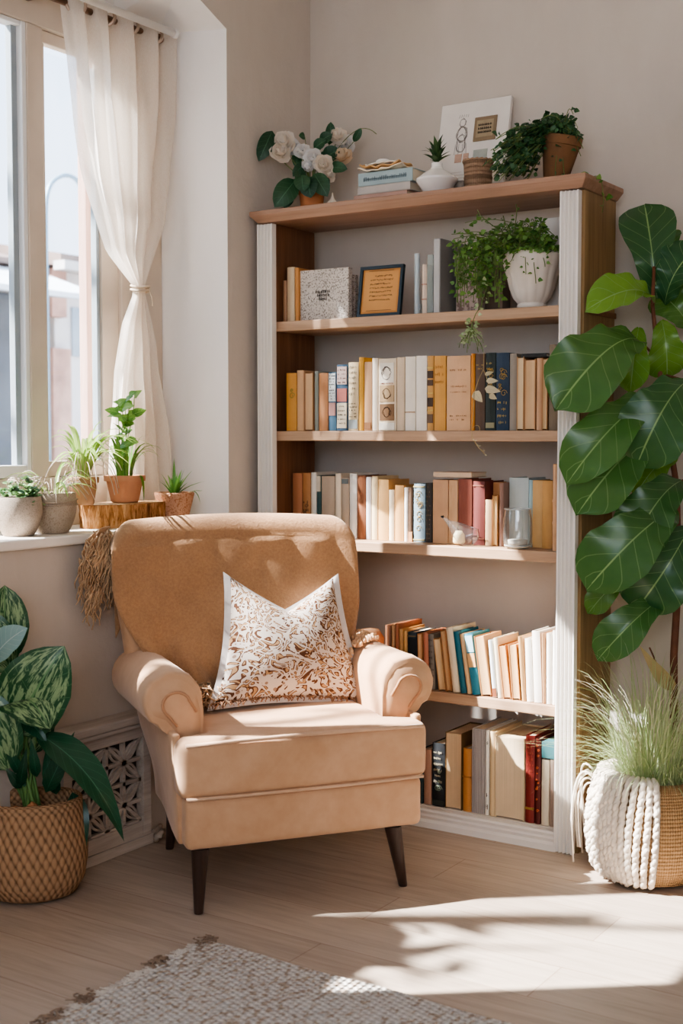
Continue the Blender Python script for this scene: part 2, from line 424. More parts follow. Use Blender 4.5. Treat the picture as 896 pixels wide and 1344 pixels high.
LT = [(p.z, p.y) for p in (at(x, y, 0, CX) for x, y in Lp)]; RTt = [(p.z, p.y) for p in (at(x, y, 0, CX) for x, y in Rp)]
zt = at(178, 380, 0, CX).z; ztop = 2.605; zbot = SZ + .004
def curt(u, v):
    z = zbot + (ztop - zbot) * v
    yl, yr = interp(LT, z), interp(RTt, z); k = min(1, abs(z - zt) / .5)
    amp = .010 + .026 * k ** .8
    ph = u * PI * 2 * 4.5
    y = yl + (yr - yl) * u + .008 * k * math.sin(ph * 2.1 + z * 3)
    return V((CX + amp * math.sin(ph + .8 * math.sin(z * 2.2)) + .008 * k * math.sin(ph * 1.7 + z * 6) + .003 * k * math.sin(u * 90 + z * 14) + .012 * (1 - k), min(y, WY1 - .012), z))
s = NT('sheer_linen'); s.n.remove(s.b); co = s.coord('Object')
wv = s.noise(s.coord('Object', (300, 300, 40)), 3, 2)
colr = s.ramp(wv, [(.3, lin('#f3e9dd')), (.7, lin('#fffaf2'))])
df = s.add('ShaderNodeBsdfDiffuse'); s.link(colr, df.inputs[0]); tl = s.add('ShaderNodeBsdfTranslucent'); s.link(colr, tl.inputs[0]); tp = s.add('ShaderNodeBsdfTransparent')
m1 = s.add('ShaderNodeMixShader'); m1.inputs[0].default_value = .52; s.link(df.outputs[0], m1.inputs[1]); s.link(tl.outputs[0], m1.inputs[2])
m2 = s.add('ShaderNodeMixShader'); m2.inputs[0].default_value = .24; s.link(m1.outputs[0], m2.inputs[1]); s.link(tp.outputs[0], m2.inputs[2]); s.link(m2.outputs[0], s.out.inputs[0])
SHEER = s.m
cur = thing('curtain', 'sheer cream linen curtain gathered by a tie at the window', 'curtain', (CX, -.75, SZ))
m = MB(); m.grid(curt, 90, 80); m.v = [(x - CX, y + .75, z - SZ) for x, y, z in m.v]; m.build('curtain_panel', SHEER, cur)
m = MB(); c0 = curt(.5, (zt - zbot) / (ztop - zbot)); wdt = (interp(RTt, zt) - interp(LT, zt)) / 2 + .012
for dz in (-.006, .006):
    m.tube([(c0.x - CX + .026 * math.cos(a), c0.y + .75 + wdt * math.sin(a), zt - SZ + dz + .004 * math.sin(2*a)) for a in [2*PI*k/20 for k in range(20)]], .004, 6, closed=True)
m.tube([(c0.x - CX + .028, c0.y + .76, zt - SZ), (c0.x - CX + .034, c0.y + .77, zt - SZ - .03), (c0.x - CX + .03, c0.y + .775, zt - SZ - .055)], .002, 5)
m.build('tieback', M('jute_tie', '#c9b79f', .8, .15), cur)
for px, py in ((94, 19), (133, 33), (164, 45), (196, 52)):
    p = at(px, py, 0, CX); m = MB()
    m.tube([(.030 * math.cos(a), .004 * math.sin(3*a), .030 * math.sin(a)) for a in [2*PI*k/24 for k in range(24)]], .0055, 8, closed=True)
    o = m.build('grommet', M('grommet_metal', '#b8a594', .3, .05, metal=.7), cur); o.location = (.018, p.y + .75, 2.575 - SZ); o.rotation_euler = (0, 0, 1.0)

# outside
gm = M('outside_ground', '#b9b0a4', .9, .1); b = MB(); b.box(-40, -30, -.6, -.35, 40, -.5); struct(b.build('ground', gm, smooth=False))
OW = plaster('outside_render', '#f2ece6', '#e2d8d0'); BRICK = M('outside_brick', '#d0a592', .9, .25, 6, .3, 30); TILE = M('outside_tile', '#8c7a70', .9, .3, 5, .4, 20)
hx = -5.0
hs = thing('house', 'white rendered house with tiled roof seen through the right window pane', 'house', (hx, 3.6, -.5))
def opart(name, boxes, mat, root):
    m = MB(); L = root.location
    for q in boxes: m.box(*q)
    m.v = [(x - L.x, y - L.y, z - L.z) for x, y, z in m.v]; return m.build(name, mat, root, smooth=False)
opart('wall', [(hx - 3, 3.62, -.5, hx, 7.5, 2.58)], OW, hs)
m = MB(); m.prism([(hx + .25, 2.60), (hx + .25, 2.68), (hx - 1.5, 3.0), (hx - 3.2, 2.7), (hx - 3.2, 2.6)], 3.45, 7.6, 1); m.v = [(x - hx, y - 3.6, z + .5) for x, y, z in m.v]; m.build('roof', TILE, hs, smooth=False)
opart('gutter', [(hx + .2, 3.42, 2.55, hx + .32, 7.6, 2.62)], M('gutter_grey', '#cfc9c2', .5), hs)
opart('brick_pier', [(hx, 3.50, -.5, hx + .1, 3.70, 1.95), (hx, 3.50, 2.2, hx + .1, 3.66, 2.58)], BRICK, hs)
opart('window', [(hx, 3.80, 1.9, hx + .02, 4.02, 2.3)], M('outside_window', '#a9b4be', .2, .1), hs)
ob = thing('outbuilding', 'dark grey outbuilding with white awning seen through the left window pane', 'building', (hx, 2.0, -.5))
opart('wall', [(hx - 3, -2.0, -.5, hx, 3.35, 2.35)], M('outside_dark', '#6f7276', .9, .25, 3), ob)
m = MB(); m.prism([(hx + .15, 2.56), (hx + .15, 2.60), (hx - 1.4, 2.95), (hx - 3.1, 2.6)], -2.1, 3.40, 1); m.v = [(x - hx, y - 2.0, z + .5) for x, y, z in m.v]; m.build('roof', TILE, ob, smooth=False)
m = MB(); m.prism([(hx + .02, 2.36), (hx + .02, 2.56), (hx + .8, 2.30), (hx + .8, 2.26)], -2.1, 3.38, 1); m.v = [(x - hx, y - 2.0, z + .5) for x, y, z in m.v]; m.build('awning', M('awning_white', '#f4f5f6', .6), ob, smooth=False)
lamp = MB(); lx = -3.9
pp = [at(60, 480, 0, lx), at(60, 300, 0, lx), at(61, 262, 0, lx), at(68, 240, 0, lx), at(85, 230, 0, lx), at(101, 237, 0, lx), at(109, 258, 0, lx), at(112, 285, 0, lx)]
pp[0] = V((lx, pp[1].y, -.5)); sm = []
for i in range(1, len(pp) - 1):
    for k in range(4):
        t = k / 4; a, b_, c_, d = pp[max(i-1, 0)] if i > 1 else pp[i], pp[i], pp[i+1], pp[min(i+2, len(pp)-1)]
        sm.append(.5 * ((2*b_) + (c_ - a)*t + (2*a - 5*b_ + 4*c_ - d)*t*t + (3*b_ - a - 3*c_ + d)*t**3))
lamp.tube([pp[0]] + sm + [pp[-1]], .016, 8)
tag(lamp.build('gooseneck_pipe', M('pipe_blue', '#8fa6b4', .5, .05, metal=.3)), 'thin arched grey pipe above the house roof outside the window', 'pipe')
p0 = at(113, 300, 0, -.62); p1 = at(129, 300, 0, -.62)
b = MB(); b.box(-.66, p0.y, -.5, -.62, p1.y, 3.0)
tag(b.build('timber_post', wood('weathered_timber', '#c9aa9c', '#a98678', 2), smooth=False, bevel=.004), 'reddish brown timber post just outside the right window pane', 'post')
# unseen tree added outside, left of the view, to dapple the sunlight
def sunray(p, t): return V(p) + SUNV * t
SUNV = V((-1.0, -.8, 1.2))
tr = thing('unseen_tree', 'unseen leafy tree added outside the window to dapple the sunlight', 'tree', (-3.5, -4.7, -.5))
m = MB(); m.tube([(0, 0, 0), (.05, .05, 2), (.0, .15, 4.2), (.2, .1, 6.2)], lambda t: .13 * (1 - .7*t), 10)
tips = []
for k in range(16):
    a = R(0, 2*PI); zz = R(3.6, 6.2); e = V((math.cos(a) * R(.7, 1.7), math.sin(a) * R(.7, 1.7), zz + R(.3, 1)))
    m.tube([(0, .1, zz), e * .5 + V((0, 0, zz * .5 + .1)), e], lambda t: .035 * (1 - .8*t), 6); tips.append(e)
m.build('trunk', M('tree_bark', '#6b5a4a', .9, .2, 8), tr)
m = MB()
for e in tips:
    for k in range(10):
        p = e + V((R(-.6, .6), R(-.6, .6), R(-.5, .5))); d = V((R(-1, 1), R(-1, 1), R(-.8, .3))).normalized()
        m.leaf(p, p + d * R(.18, .34), R(.07, .13), prof='lance', n=3, m=1)
m.build('foliage', leafmat('tree_leaf', '#2f5a22', '#6f9a3a', '#7fa050', trans=.3), tr)

hd = thing('unseen_hedge', 'unseen leafy screen added outside the window to shade the rug from sun', 'unseen_hedge', (-1.05, -3.5, -.5))  # unseen greenery added to keep low sun off the rug
m = MB(); m.rbox((.30, 1.5, 2.95), .1, (0, 0, 1.52), 3, (2, 4, 6)); hm = leafmat('hedge_leaf', '#2f5a22', '#6f9a3a', '#7fa050', trans=.2); m.build('hedge_core', M('hedge_dark', '#2c4420', .9, .3, 20), hd)
m = MB()
for k in range(900):
    p = V((R(-.2, .2), R(-.8, .8), R(.0, 3.12))); d = V((R(-1, 1), R(-1, 1), R(-.4, .9))).normalized()
    if abs(p.x) < .12 and p.z < 2.9 and abs(p.y) < .72: p.x = math.copysign(.16, p.x)
    m.leaf(p, p + d * R(.07, .14), R(.03, .05), prof='lance', n=3, m=1)
m.build('foliage', hm, hd)

# camera, lights, world
cd = bpy.data.cameras.new('camera'); cam = bpy.data.objects.new('camera', cd); COL.objects.link(cam)
cd.sensor_fit = 'VERTICAL'; cd.sensor_height = 36; cd.sensor_width = 24; cd.lens = FPX / 1344 * 36
cam.location = CAM; cam.rotation_euler = Matrix((RT, UP, -FW)).transposed().to_euler()
cd.clip_start = .05; cd.dof.use_dof = True; cd.dof.focus_distance = 3.95; cd.dof.aperture_fstop = 3.2
scene.camera = cam
sd = bpy.data.lights.new('sun', 'SUN'); sd.energy = 34.0; sd.angle = math.radians(.53); sd.color = (1, .90, .77)
so = bpy.data.objects.new('sun', sd); COL.objects.link(so); so.rotation_euler = SUNV.to_track_quat('Z', 'Y').to_euler()
w = bpy.data.worlds.new('sky'); scene.world = w; w.use_nodes = True; nt = w.node_tree; bg = nt.nodes['Background']
tc = nt.nodes.new('ShaderNodeTexCoord'); sp = nt.nodes.new('ShaderNodeSeparateXYZ'); cr = nt.nodes.new('ShaderNodeValToRGB')
nt.links.new(tc.outputs['Generated'], sp.inputs[0]); nt.links.new(sp.outputs[2], cr.inputs[0]); nt.links.new(cr.outputs[0], bg.inputs[0])
e = cr.color_ramp.elements; e[0].position = 0; e[0].color = (.93, .96, 1, 1); e[1].position = .6; e[1].color = (.66, .82, 1, 1)
bg.inputs[1].default_value = 2.9
def area(name, loc, target, size, sy, energy, col):
    l = bpy.data.lights.new(name, 'AREA'); l.shape = 'RECTANGLE'; l.size = size; l.size_y = sy; l.energy = energy; l.color = col
    o = bpy.data.objects.new(name, l); COL.objects.link(o); o.location = loc; o.rotation_euler = (V(loc) - V(target)).to_track_quat('Z', 'Y').to_euler(); return o
area('fill_light', (3.6, -5.6, 2.5), (.9, -.6, .9), 2.2, 1.6, 55, (1, .97, .94))  # added soft fill from behind the camera, no lamp stands here
scene.view_settings.view_transform = 'AgX'; scene.view_settings.look = 'AgX - Medium High Contrast'; scene.view_settings.exposure = 0.15
scene.view_settings.use_white_balance = True; scene.view_settings.white_balance_temperature = 5700; scene.view_settings.white_balance_tint = 10
scene.cycles.max_bounces = 10; scene.cycles.transparent_max_bounces = 16; scene.cycles.diffuse_bounces = 5
scene.cycles.caustics_reflective = False; scene.cycles.caustics_refractive = False; scene.cycles.sample_clamp_indirect = 6
# ================================================================== BOOKCASE
BX0, BX1, BF, BB = .035, 1.205, -.344, -.10
OAK = wood('shelf_oak', '#c8a888', '#a08064', 0, 1.0, .5); OAKT = wood('shelf_top_oak', '#b4917a', '#886850', 0, .8, .45)
SIDEW = wood('side_walnut', '#8d6443', '#5f3d27', 2, .9, .5); WHITEW = M('pilaster_paint', '#ece6de', .5, .05, 6, .15, 40)
bc = thing('bookcase', 'tall open wooden bookcase with white fluted posts and plinth', 'bookcase', (BX0, BF, 0))
def bpart(name, m, mat, bev=.002, **k):
    m.v = [(x - BX0, y - BF, z) for x, y, z in m.v]; return m.build(name, mat, bc, smooth=False, bevel=bev, **k)
SHZ = [1.636, 1.266, .903, .437]; BOT = .062
m = MB(); m.box(BX0 + .002, BF + .002, 0.0, BX0 + .052, BB, 1.965); bpart('side_panel', m, SIDEW)
m = MB(); m.box(BX1 - .045, BF + .002, 0.0, BX1, BB, 1.965); bpart('side_panel', m, wood('side_oak_outer', '#a08358', '#6f5535', 2, .9, .5))
for z in SHZ:
    m = MB(); m.box(BX0 + .053, BF + .006, z - .033, BX1 - .046, BB, z); bpart('shelf', m, OAK, .003)
    m = MB(); m.box(BX1 + .0005, BF + .03, z - .028, BX1 + .006, BB, z - .010); bpart('shelf_end', m, SIDEW, .003)
def pilaster(x0, x1):
    m = MB(); pts = [(x0, BF - .001)]; nf = 4; w = (x1 - x0 - .008) / nf
    pts.append((x0, BF - .026))
    for k in range(nf):
        a = x0 + .004 + w * k
        for i in range(7):
            t = i / 6; pts.append((a + w * (.08 + .84 * t), BF - .026 + .010 * math.sin(PI * t)))
    pts += [(x1, BF - .026), (x1, BF - .001)]
    m.prism(pts, .002, 1.962, 2); return bpart('pilaster', m, WHITEW, 0)
pilaster(.035, .097); pilaster(1.138, 1.196)
m = MB(); prof = [(BF + .01, 0), (BF + .01, BOT - .004), (BF - .012, BOT - .004), (BF - .016, BOT - .010), (BF - .012, BOT - .020), (BF - .016, BOT - .026), (BF - .012, BOT - .036), (BF - .020, BOT - .044), (BF - .022, .0)]
m.prism(prof, .0975, 1.1375, 0); bpart('plinth', m, WHITEW, 0)
m = MB(); m.box(.088, BF + .012, BOT - .03, 1.159, BB, BOT); bpart('shelf', m, M('plinth_board', '#d9d0c4', .55, .08, 6, .1, 30))
# crown board
CZ = 2.004
m = MB(); lo = [(.040, -.372), (1.208, -.372), (1.208, -.098), (.040, -.098)]; hi = [(.018, -.392), (1.226, -.392), (1.226, -.092), (.018, -.092)]
A = [m.vert((x, y, 1.9655)) for x, y in lo]; B1 = [m.vert((x, y, 1.990)) for x, y in hi]; B2 = [m.vert((x, y, CZ)) for x, y in hi]
for P_, Q_ in ((A, B1), (B1, B2)):
    for k in range(4): m.face([P_[k], P_[(k+1) % 4], Q_[(k+1) % 4], Q_[k]])
m.face(A[::-1]); m.face(B2); bpart('crown_board', m, OAKT, .003)

# ------------------------------------------------------------------ books
def cover(hexc): return M('book_' + hexc[1:], hexc, .55, .10, 14, .15, 220, .002)
def pagemat(hexc='#e6d3b3'):
    n = 'pages_' + hexc[1:]
    if n in MATS: return MATS[n]
    s = NT(n); c = lin(hexc)
    wv = s.noise(s.coord('Object', (1400, 3, 3)), 1.0, 2); big = s.noise(s.coord('Object'), 12, 3)
    f = s.math('ADD', s.math('MULTIPLY', wv, .75), s.math('MULTIPLY', big, .25))
    s.fin(s.ramp(f, [(.3, shade(c, .74)), (.65, shade(c, 1.05))]), .8, s.bump(wv, .35, .002)); MATS[n] = s.m; return s.m
INK = M('ink_dark', '#3a2f28', .7); GOLD = M('gilt', '#cfae62', .35, .1, 20, metal=.6); WHITEINK = M('ink_white', '#ece6da', .7)
def strokes(m, w, z0, z1, rows, y, rnd, bold=.0016, fill=.75):
    """rows of small unreadable pen strokes on the front of a spine"""
    for r in range(rows):
        zz = z0 + (z1 - z0) * (r + .5) / rows; hh = (z1 - z0) / rows * .5; x = w * .16
        while x < w * .84:
            ww = rnd.uniform(.0012, .0035)
            if rnd.random() < fill:
                m.box(x, y - .0005, zz - hh * rnd.uniform(.2, .5), x + ww * .55, y, zz + hh * rnd.uniform(.2, .5))
                if rnd.random() < .5: m.box(x, y - .0005, zz - bold / 2, x + ww * 1.3, y, zz + bold / 2)
            x += ww * 1.7
def book(x0, x1, yf, z0, h, depth, kind, col, label, group, pcol='#e6d3b3', deco=None, lean=0.0, yb=None):
    w = x1 - x0; rnd = random.Random(int(x0 * 10000) + int(z0 * 100))
    t = thing('book', label, 'book', (x0, yf, z0)); t['group'] = group; t.rotation_euler = (0, lean, 0)
    cb = min(.0022, w * .12); inset = .0035; ci = min(.004, h * .02)
    m = MB()
    if kind == 'spine':
        N = 6; pts = [(0, depth), (0, .004)]                       # U-shaped case with a gently rounded back
        for i in range(N + 1): tt = i / N; pts.append((w * tt, .004 - .004 * math.sin(PI * tt)))
        pts += [(w, .004), (w, depth), (w - cb, depth), (w - cb, .006), (cb, .006), (cb, depth)]
        m.prism(pts, 0, h, 2); m.build('cover', cover(col), t, smooth=False)
        p = MB(); p.box(cb * 1.05, .0062, ci, w - cb * 1.05, depth - inset, h - ci); p.build('page_block', pagemat(pcol), t, smooth=False)
    else:                                                            # fore-edge faces the room
        pts = [(0, 0), (cb, 0), (cb, depth - .006), (w - cb, depth - .006), (w - cb, 0), (w, 0), (w, depth), (0, depth)]
        m.prism(pts, 0, h, 2); m.build('cover', cover(col), t, smooth=False)
        p = MB(); N = 6; q = [(cb * 1.05, depth - .0062)]
        for i in range(N + 1): tt = i / N; q.append((cb * 1.05 + (w - 2.1 * cb) * tt, .0015 + .003 * math.sin(PI * tt)))
        q.append((w - cb * 1.05, depth - .0062)); p.prism(q, ci, h - ci, 2); p.build('page_block', pagemat(pcol), t, smooth=False)
    fz = lambda a: h * a
    for d in (deco or []):
        k = d[0]; q = MB(); yy = -.0003
        if k == 'label': q.box(w*.06, yy - .0006, fz(d[2]), w*.94, yy + .004, fz(d[3])); q.build('spine_label', cover(d[1]), t, smooth=False)
        elif k == 'band':
            for z in d[2]: q.box(w*.01, yy - .0008, fz(z) - .002, w*.99, yy + .004, fz(z) + .002)
            q.build('spine_band', GOLD if d[1] == 'gold' else cover(d[1]), t, smooth=False)
        elif k == 'text':
            strokes(q, w, fz(d[2]), fz(d[3]), d[4], yy - .0008, rnd); 
            if q.v: q.build('lettering', {'gold': GOLD, 'ink': INK, 'white': WHITEINK}.get(d[1]) or cover(d[1]), t, smooth=False)
        elif k == 'pic':
            q.box(w*.1, yy - .0006, fz(d[2]), w*.9, yy + .004, fz(d[3])); f = q.build('spine_picture', cover(d[1]), t, smooth=False)
            q = MB(); zc = fz((d[2] + d[3]) / 2); rr = (fz(d[3]) - fz(d[2])) * .34
            for i in range(9):
                a = rnd.uniform(0, 6.28); b_ = a + rnd.uniform(1, 2.6)
                pts = [(w*.5 + min(w*.34, rr) * rnd.uniform(.4, 1) * math.cos(a + (b_ - a)*j/5), yy - .001, zc + rr * rnd.uniform(.8, 1) * math.sin(a + (b_ - a)*j/5)) for j in range(6)]
                q.tube(pts, .0007, 4)
            q.build('drawing', cover(d[4]), f, smooth=False)
        elif k == 'swirl':
            for i in range(d[4]):
                zc = fz(rnd.uniform(d[2], d[3])); xc = w * rnd.uniform(.3, .7); r0 = w * rnd.uniform(.12, .3)
                q.tube([(xc + r0 * (1 - j/14) * math.cos(j*.75), yy - .001, zc + r0 * (1 - j/14) * math.sin(j*.75)) for j in range(11)], .0010, 4)
            q.build('spine_ornament', {'gold': GOLD, 'white': WHITEINK}.get(d[1]) or cover(d[1]), t, smooth=False)
        elif k == 'ribs':
            for i in range(d[2]): q.box(w*(i+.15)/d[2], yy - .0010, h*.005, w*(i+.75)/d[2], yy + .003, h*.995)
            q.build('issue_spines', cover(d[1]), t, smooth=False)
    return t
YF = -.326
def row(z, items, phrase, group, dmin=.13, dmax=.19, base=0.0):
    for it in items:
        x0p, x1p, ytop, kind, col, desc = it[:6]; o = it[6] if len(it) > 6 else {}
        yf = YF + o.get('back', 0)
        zz = z + .0008
        yx = YF + base; p0 = at(x0p, 600, 1, yx); p1 = at(x1p, 600, 1, yx)
        if 'h' in o: h = o['h']
        else:
            h = at((x0p + x1p) / 2 + o.get('dx', 0), ytop, 1, yf).z - zz
        lean = 0.0
        x0, x1 = p0.x + .0006, p1.x - .0006
        if 'dx' in o:
            dw = at(x0p + o['dx'], 600, 1, yx).x - p0.x; lean = math.atan2(dw, h); h = h / math.cos(lean)
            x1 = x0 + (x1 - x0) * math.cos(lean)
            zz += 0.0 if lean <= 0 else (x1 - x0) * math.sin(lean)
        book(x0, x1, yf, zz, h, o.get('d', R(dmin, dmax)), kind, col, desc + ', ' + phrase, group, o.get('p', '#e6d3b3'), o.get('deco'), lean)
PB = 'top full book row'
rowB = [
 (375, 388.5, 489.6, 'spine', '#c08a3c', 'golden amber hardback at the far left', dict(deco=[('swirl', '#5f7a30', .6, .7, 2)])),
 (389, 398, 486, 'spine', '#c79f77', 'slim light tan hardback right of the leftmost amber one'),
 (399.5, 411, 488.5, 'pages', '#9c6f48', 'old book with tan page edges turned outward, third from left', dict(p='#d9b48a')),
 (412, 417, 487, 'spine', '#8f938a', 'very thin grey green book'),
 (417.6, 429.6, 489.6, 'spine', '#b78358', 'plain light brown hardback left of two blue spines'),
 (430.5, 440.5, 488.5, 'spine', '#4f6f86', 'blue spine with a pale striped upper label', dict(deco=[('label', '#cfd3d0', .5, .98), ('text', 'ink', .52, .96, 9), ('label', '#b98f86', .26, .48)])),
 (441.2, 455.5, 478.5, 'spine', '#425a70', 'denim blue spine with pinkish label blocks', dict(deco=[('label', '#b9a39a', .70, .97), ('label', '#a8685e', .44, .64), ('label', '#d3c7ae', .04, .42), ('text', 'ink', .08, .4, 5), ('text', '#5a3a34', .7, .95, 4)])),
 (456.3, 469.6, 475.5, 'spine', '#d9c6a0', 'ivory spine covered in faded patchwork print', dict(deco=[('text', '#8a8172', .5, .97, 6), ('text', 'ink', .18, .42, 5), ('label', '#9fa7a6', .03, .16)])),
 (470.2, 476.4, 469, 'spine', '#d6a23a', 'narrow golden yellow book standing tall'),
 (477, 486.8, 475, 'spine', '#c19a74', 'tan hardback with a darker foot band', dict(deco=[('label', '#9a6f4c', .02, .12)])),
 (487.5, 494.6, 470, 'spine', '#ece0cd', 'thin cream book left of the picture spine'),
 (495.6, 519, 470.6, 'spine', '#e5d3b6', 'thick cream spine with three stacked pictures', dict(deco=[('pic', '#efe5d4', .66, .94, '#5d524a'), ('pic', '#bfa37c', .40, .63, '#5a4632'), ('pic', '#8a6a4a', .14, .37, '#3e2d20'), ('label', '#f1ead9', .01, .11), ('text', '#9a4f40', .63, .68, 1)])),
 (519.8, 529.6, 469, 'spine', '#d8c3a6', 'plain beige hardback right of the picture spine'),
 (530.5, 544, 468, 'spine', '#ede3d2', 'cream hardback with one tan band low down', dict(deco=[('band', '#b99a78', [.25])])),
 (544.8, 559, 467, 'spine', '#f0e7d8', 'plain creamy white hardback, widest of the white ones'),
 (559.7, 567.8, 467, 'spine', '#c99a56', 'amber spine with a column of dark label boxes', dict(deco=[('label', '#4c3a2c', .70, .80), ('label', '#5a4636', .60, .68), ('label', '#4c3a2c', .32, .44), ('label', '#6b5644', .10, .22), ('band', 'gold', [.84, .5, .27])])),
 (568.4, 583.6, 467, 'spine', '#d39c4c', 'wide golden amber hardback near the middle', dict(deco=[('text', '#b07a34', .6, .9, 3)])),
 (584.8, 616, 467, 'spine', '#d5ab82', 'widest tan spine, faint brown lettering', dict(deco=[('text', '#a6764e', .78, .84, 1), ('text', '#a6764e', .56, .62, 1), ('text', '#a6764e', .50, .53, 1), ('text', '#8a5f3c', .12, .22, 2)])),
 (616.6, 621.6, 464, 'spine', '#d08a34', 'thin bright orange book right of the widest tan spine'),
 (622.2, 635, 464.5, 'spine', '#5a4636', 'dark brown hardback behind the hanging dry vine', dict(deco=[('text', 'gold', .78, .88, 2)])),
 (635.6, 648.8, 463, 'spine', '#27302b', 'black green hardback with ornate gilt swirls', dict(deco=[('swirl', 'gold', .42, .86, 9), ('text', 'gold', .76, .9, 2), ('label', '#8f8a6a', .03, .1)])),
 (649.4, 666.6, 463, 'spine', '#24364a', 'navy blue hardback with gilt tooling', dict(deco=[('swirl', 'gold', .45, .85, 7), ('text', 'gold', .06, .4, 4)])),
 (667.2, 676.4, 464, 'spine', '#8f8578', 'grey cloth hardback right of the navy one'),
 (677, 686.6, 468, 'pages', '#b58a5e', 'cream page block in tan boards', dict(p='#e2c8a0')),
 (687.2, 701.6, 471, 'pages', '#b98c60', 'thick tan page block right of the grey cloth book', dict(p='#d9b58a')),
 (702.2, 709.6, 470, 'spine', '#caa07a', 'slim pale tan book, third from right'),
 (710.2, 717.4, 470, 'pages', '#b48556', 'slim book with light page edges, second from right', dict(p='#d8b98f')),
 (718.6, 735.8, 452, 'spine', '#7a6a54', 'tallest olive brown hardback at the far right'),
]
row(SHZ[1], rowB, PB, 'books in the top full row')
PC = 'glass jar row'
rowC = [
 (383, 395.5, 621, 'spine', '#b27a52', 'terracotta tan hardback at the far left'),
 (396.2, 406.6, 621, 'spine', '#b5814f', 'orange brown spine with tall black lettering', dict(deco=[('text', 'ink', .1, .6, 4), ('swirl', '#2d2620', .1, .55, 4)])),
 (407.2, 414.2, 620, 'spine', '#ebe2d2', 'cream white book, third from left'),
 (414.8, 420.4, 624, 'spine', '#35504e', 'thin dark teal book', dict(deco=[('label', '#d8cdb6', .74, .99)])),
 (421, 438.4, 625, 'spine', '#b5a48f', 'wide taupe hardback'),
 (439.2, 446.6, 621.6, 'spine', '#eadcc4', 'narrow cream hardback right of the wide taupe one'),
 (447.4, 457, 627, 'spine', '#b9a994', 'grey beige hardback with a slate head band', dict(deco=[('label', '#6f7a7c', .90, .98)])),
 (457.8, 467.4, 621.6, 'spine', '#f1ece3', 'bright white hardback, widest white spine'),
 (468.2, 479, 624, 'spine', '#8a5a3c', 'mottled reddish brown hardback'),
 (479.6, 486.4, 626, 'spine', '#dcd6d6', 'pale lilac white thin book'),
 (487, 494.8, 625, 'spine', '#e5cfa2', 'cream yellow narrow hardback'),
 (495.6, 509, 629.5, 'spine', '#d0a66c', 'light amber hardback left of the shortest cream book'),
 (509.6, 516.8, 643, 'spine', '#ead9b9', 'shortest slim cream book'),
 (517.6, 529, 637, 'spine', '#c89a5f', 'honey coloured hardback'),
 (529.8, 535.2, 640, 'spine', '#e9e3da', 'very thin white book left of the blue spine'),
 (535.8, 541.4, 640, 'spine', '#54402f', 'thin dark brown book with tan foot', dict(deco=[('label', '#b98a5e', .0, .18)])),
 (542.2, 557.4, 635, 'spine', '#7f929c', 'slate blue spine with gilt tooling', dict(deco=[('swirl', 'gold', .1, .9, 8), ('band', '#b6a878', [.04, .95])])),
 (558.2, 566.2, 634, 'spine', '#3b352f', 'black spine with fine woven pattern', dict(deco=[('text', '#7a6a52', .03, .97, 12)])),
 (567.2, 587.4, 630, 'spine', '#c9a07a', 'wide plain tan hardback behind the glass bird'),
 (588.2, 600, 630.5, 'spine', '#d1a980', 'lighter tan hardback left of the brick red one'),
 (600.8, 618.8, 628.6, 'spine', '#8a5040', 'wide brick red hardback'),
 (620.2, 635.6, 631.6, 'spine', '#6e3a34', 'glossy dark maroon hardback', dict(deco=[('band', '#8a5a4a', [.93, .1])])),
 (637, 653.6, 633, 'spine', '#b8875a', 'brown hardback standing behind two small books', dict(back=.05, d=.12)),
 (636.4, 645, 656, 'spine', '#d9b990', 'short cream book standing in front of the brown hardback', dict(d=.046)),
 (646, 653.4, 650, 'pages', '#b98552', 'short book with amber page edges right of the short cream book', dict(d=.046, p='#d8b27c')),
 (654.8, 660.2, 634, 'spine', '#9a7a6c', 'thin mauve brown book left of the glass jar'),
 (661.2, 687, 627, 'spine', '#b9c3c1', 'wide pale blue grey hardback behind the glass jar', dict(back=.035, d=.14)),
 (688, 694, 630, 'spine', '#a9c4c8', 'narrow pale aqua book behind the glass jar', dict(back=.03, d=.14)),
 (694.8, 710.4, 630.5, 'spine', '#d0a86e', 'honey hardback behind the right edge of the glass jar', dict(back=.02, d=.14)),
 (711.2, 724.8, 631, 'spine', '#c99a5a', 'golden tan hardback left of the bamboo stick'),
]
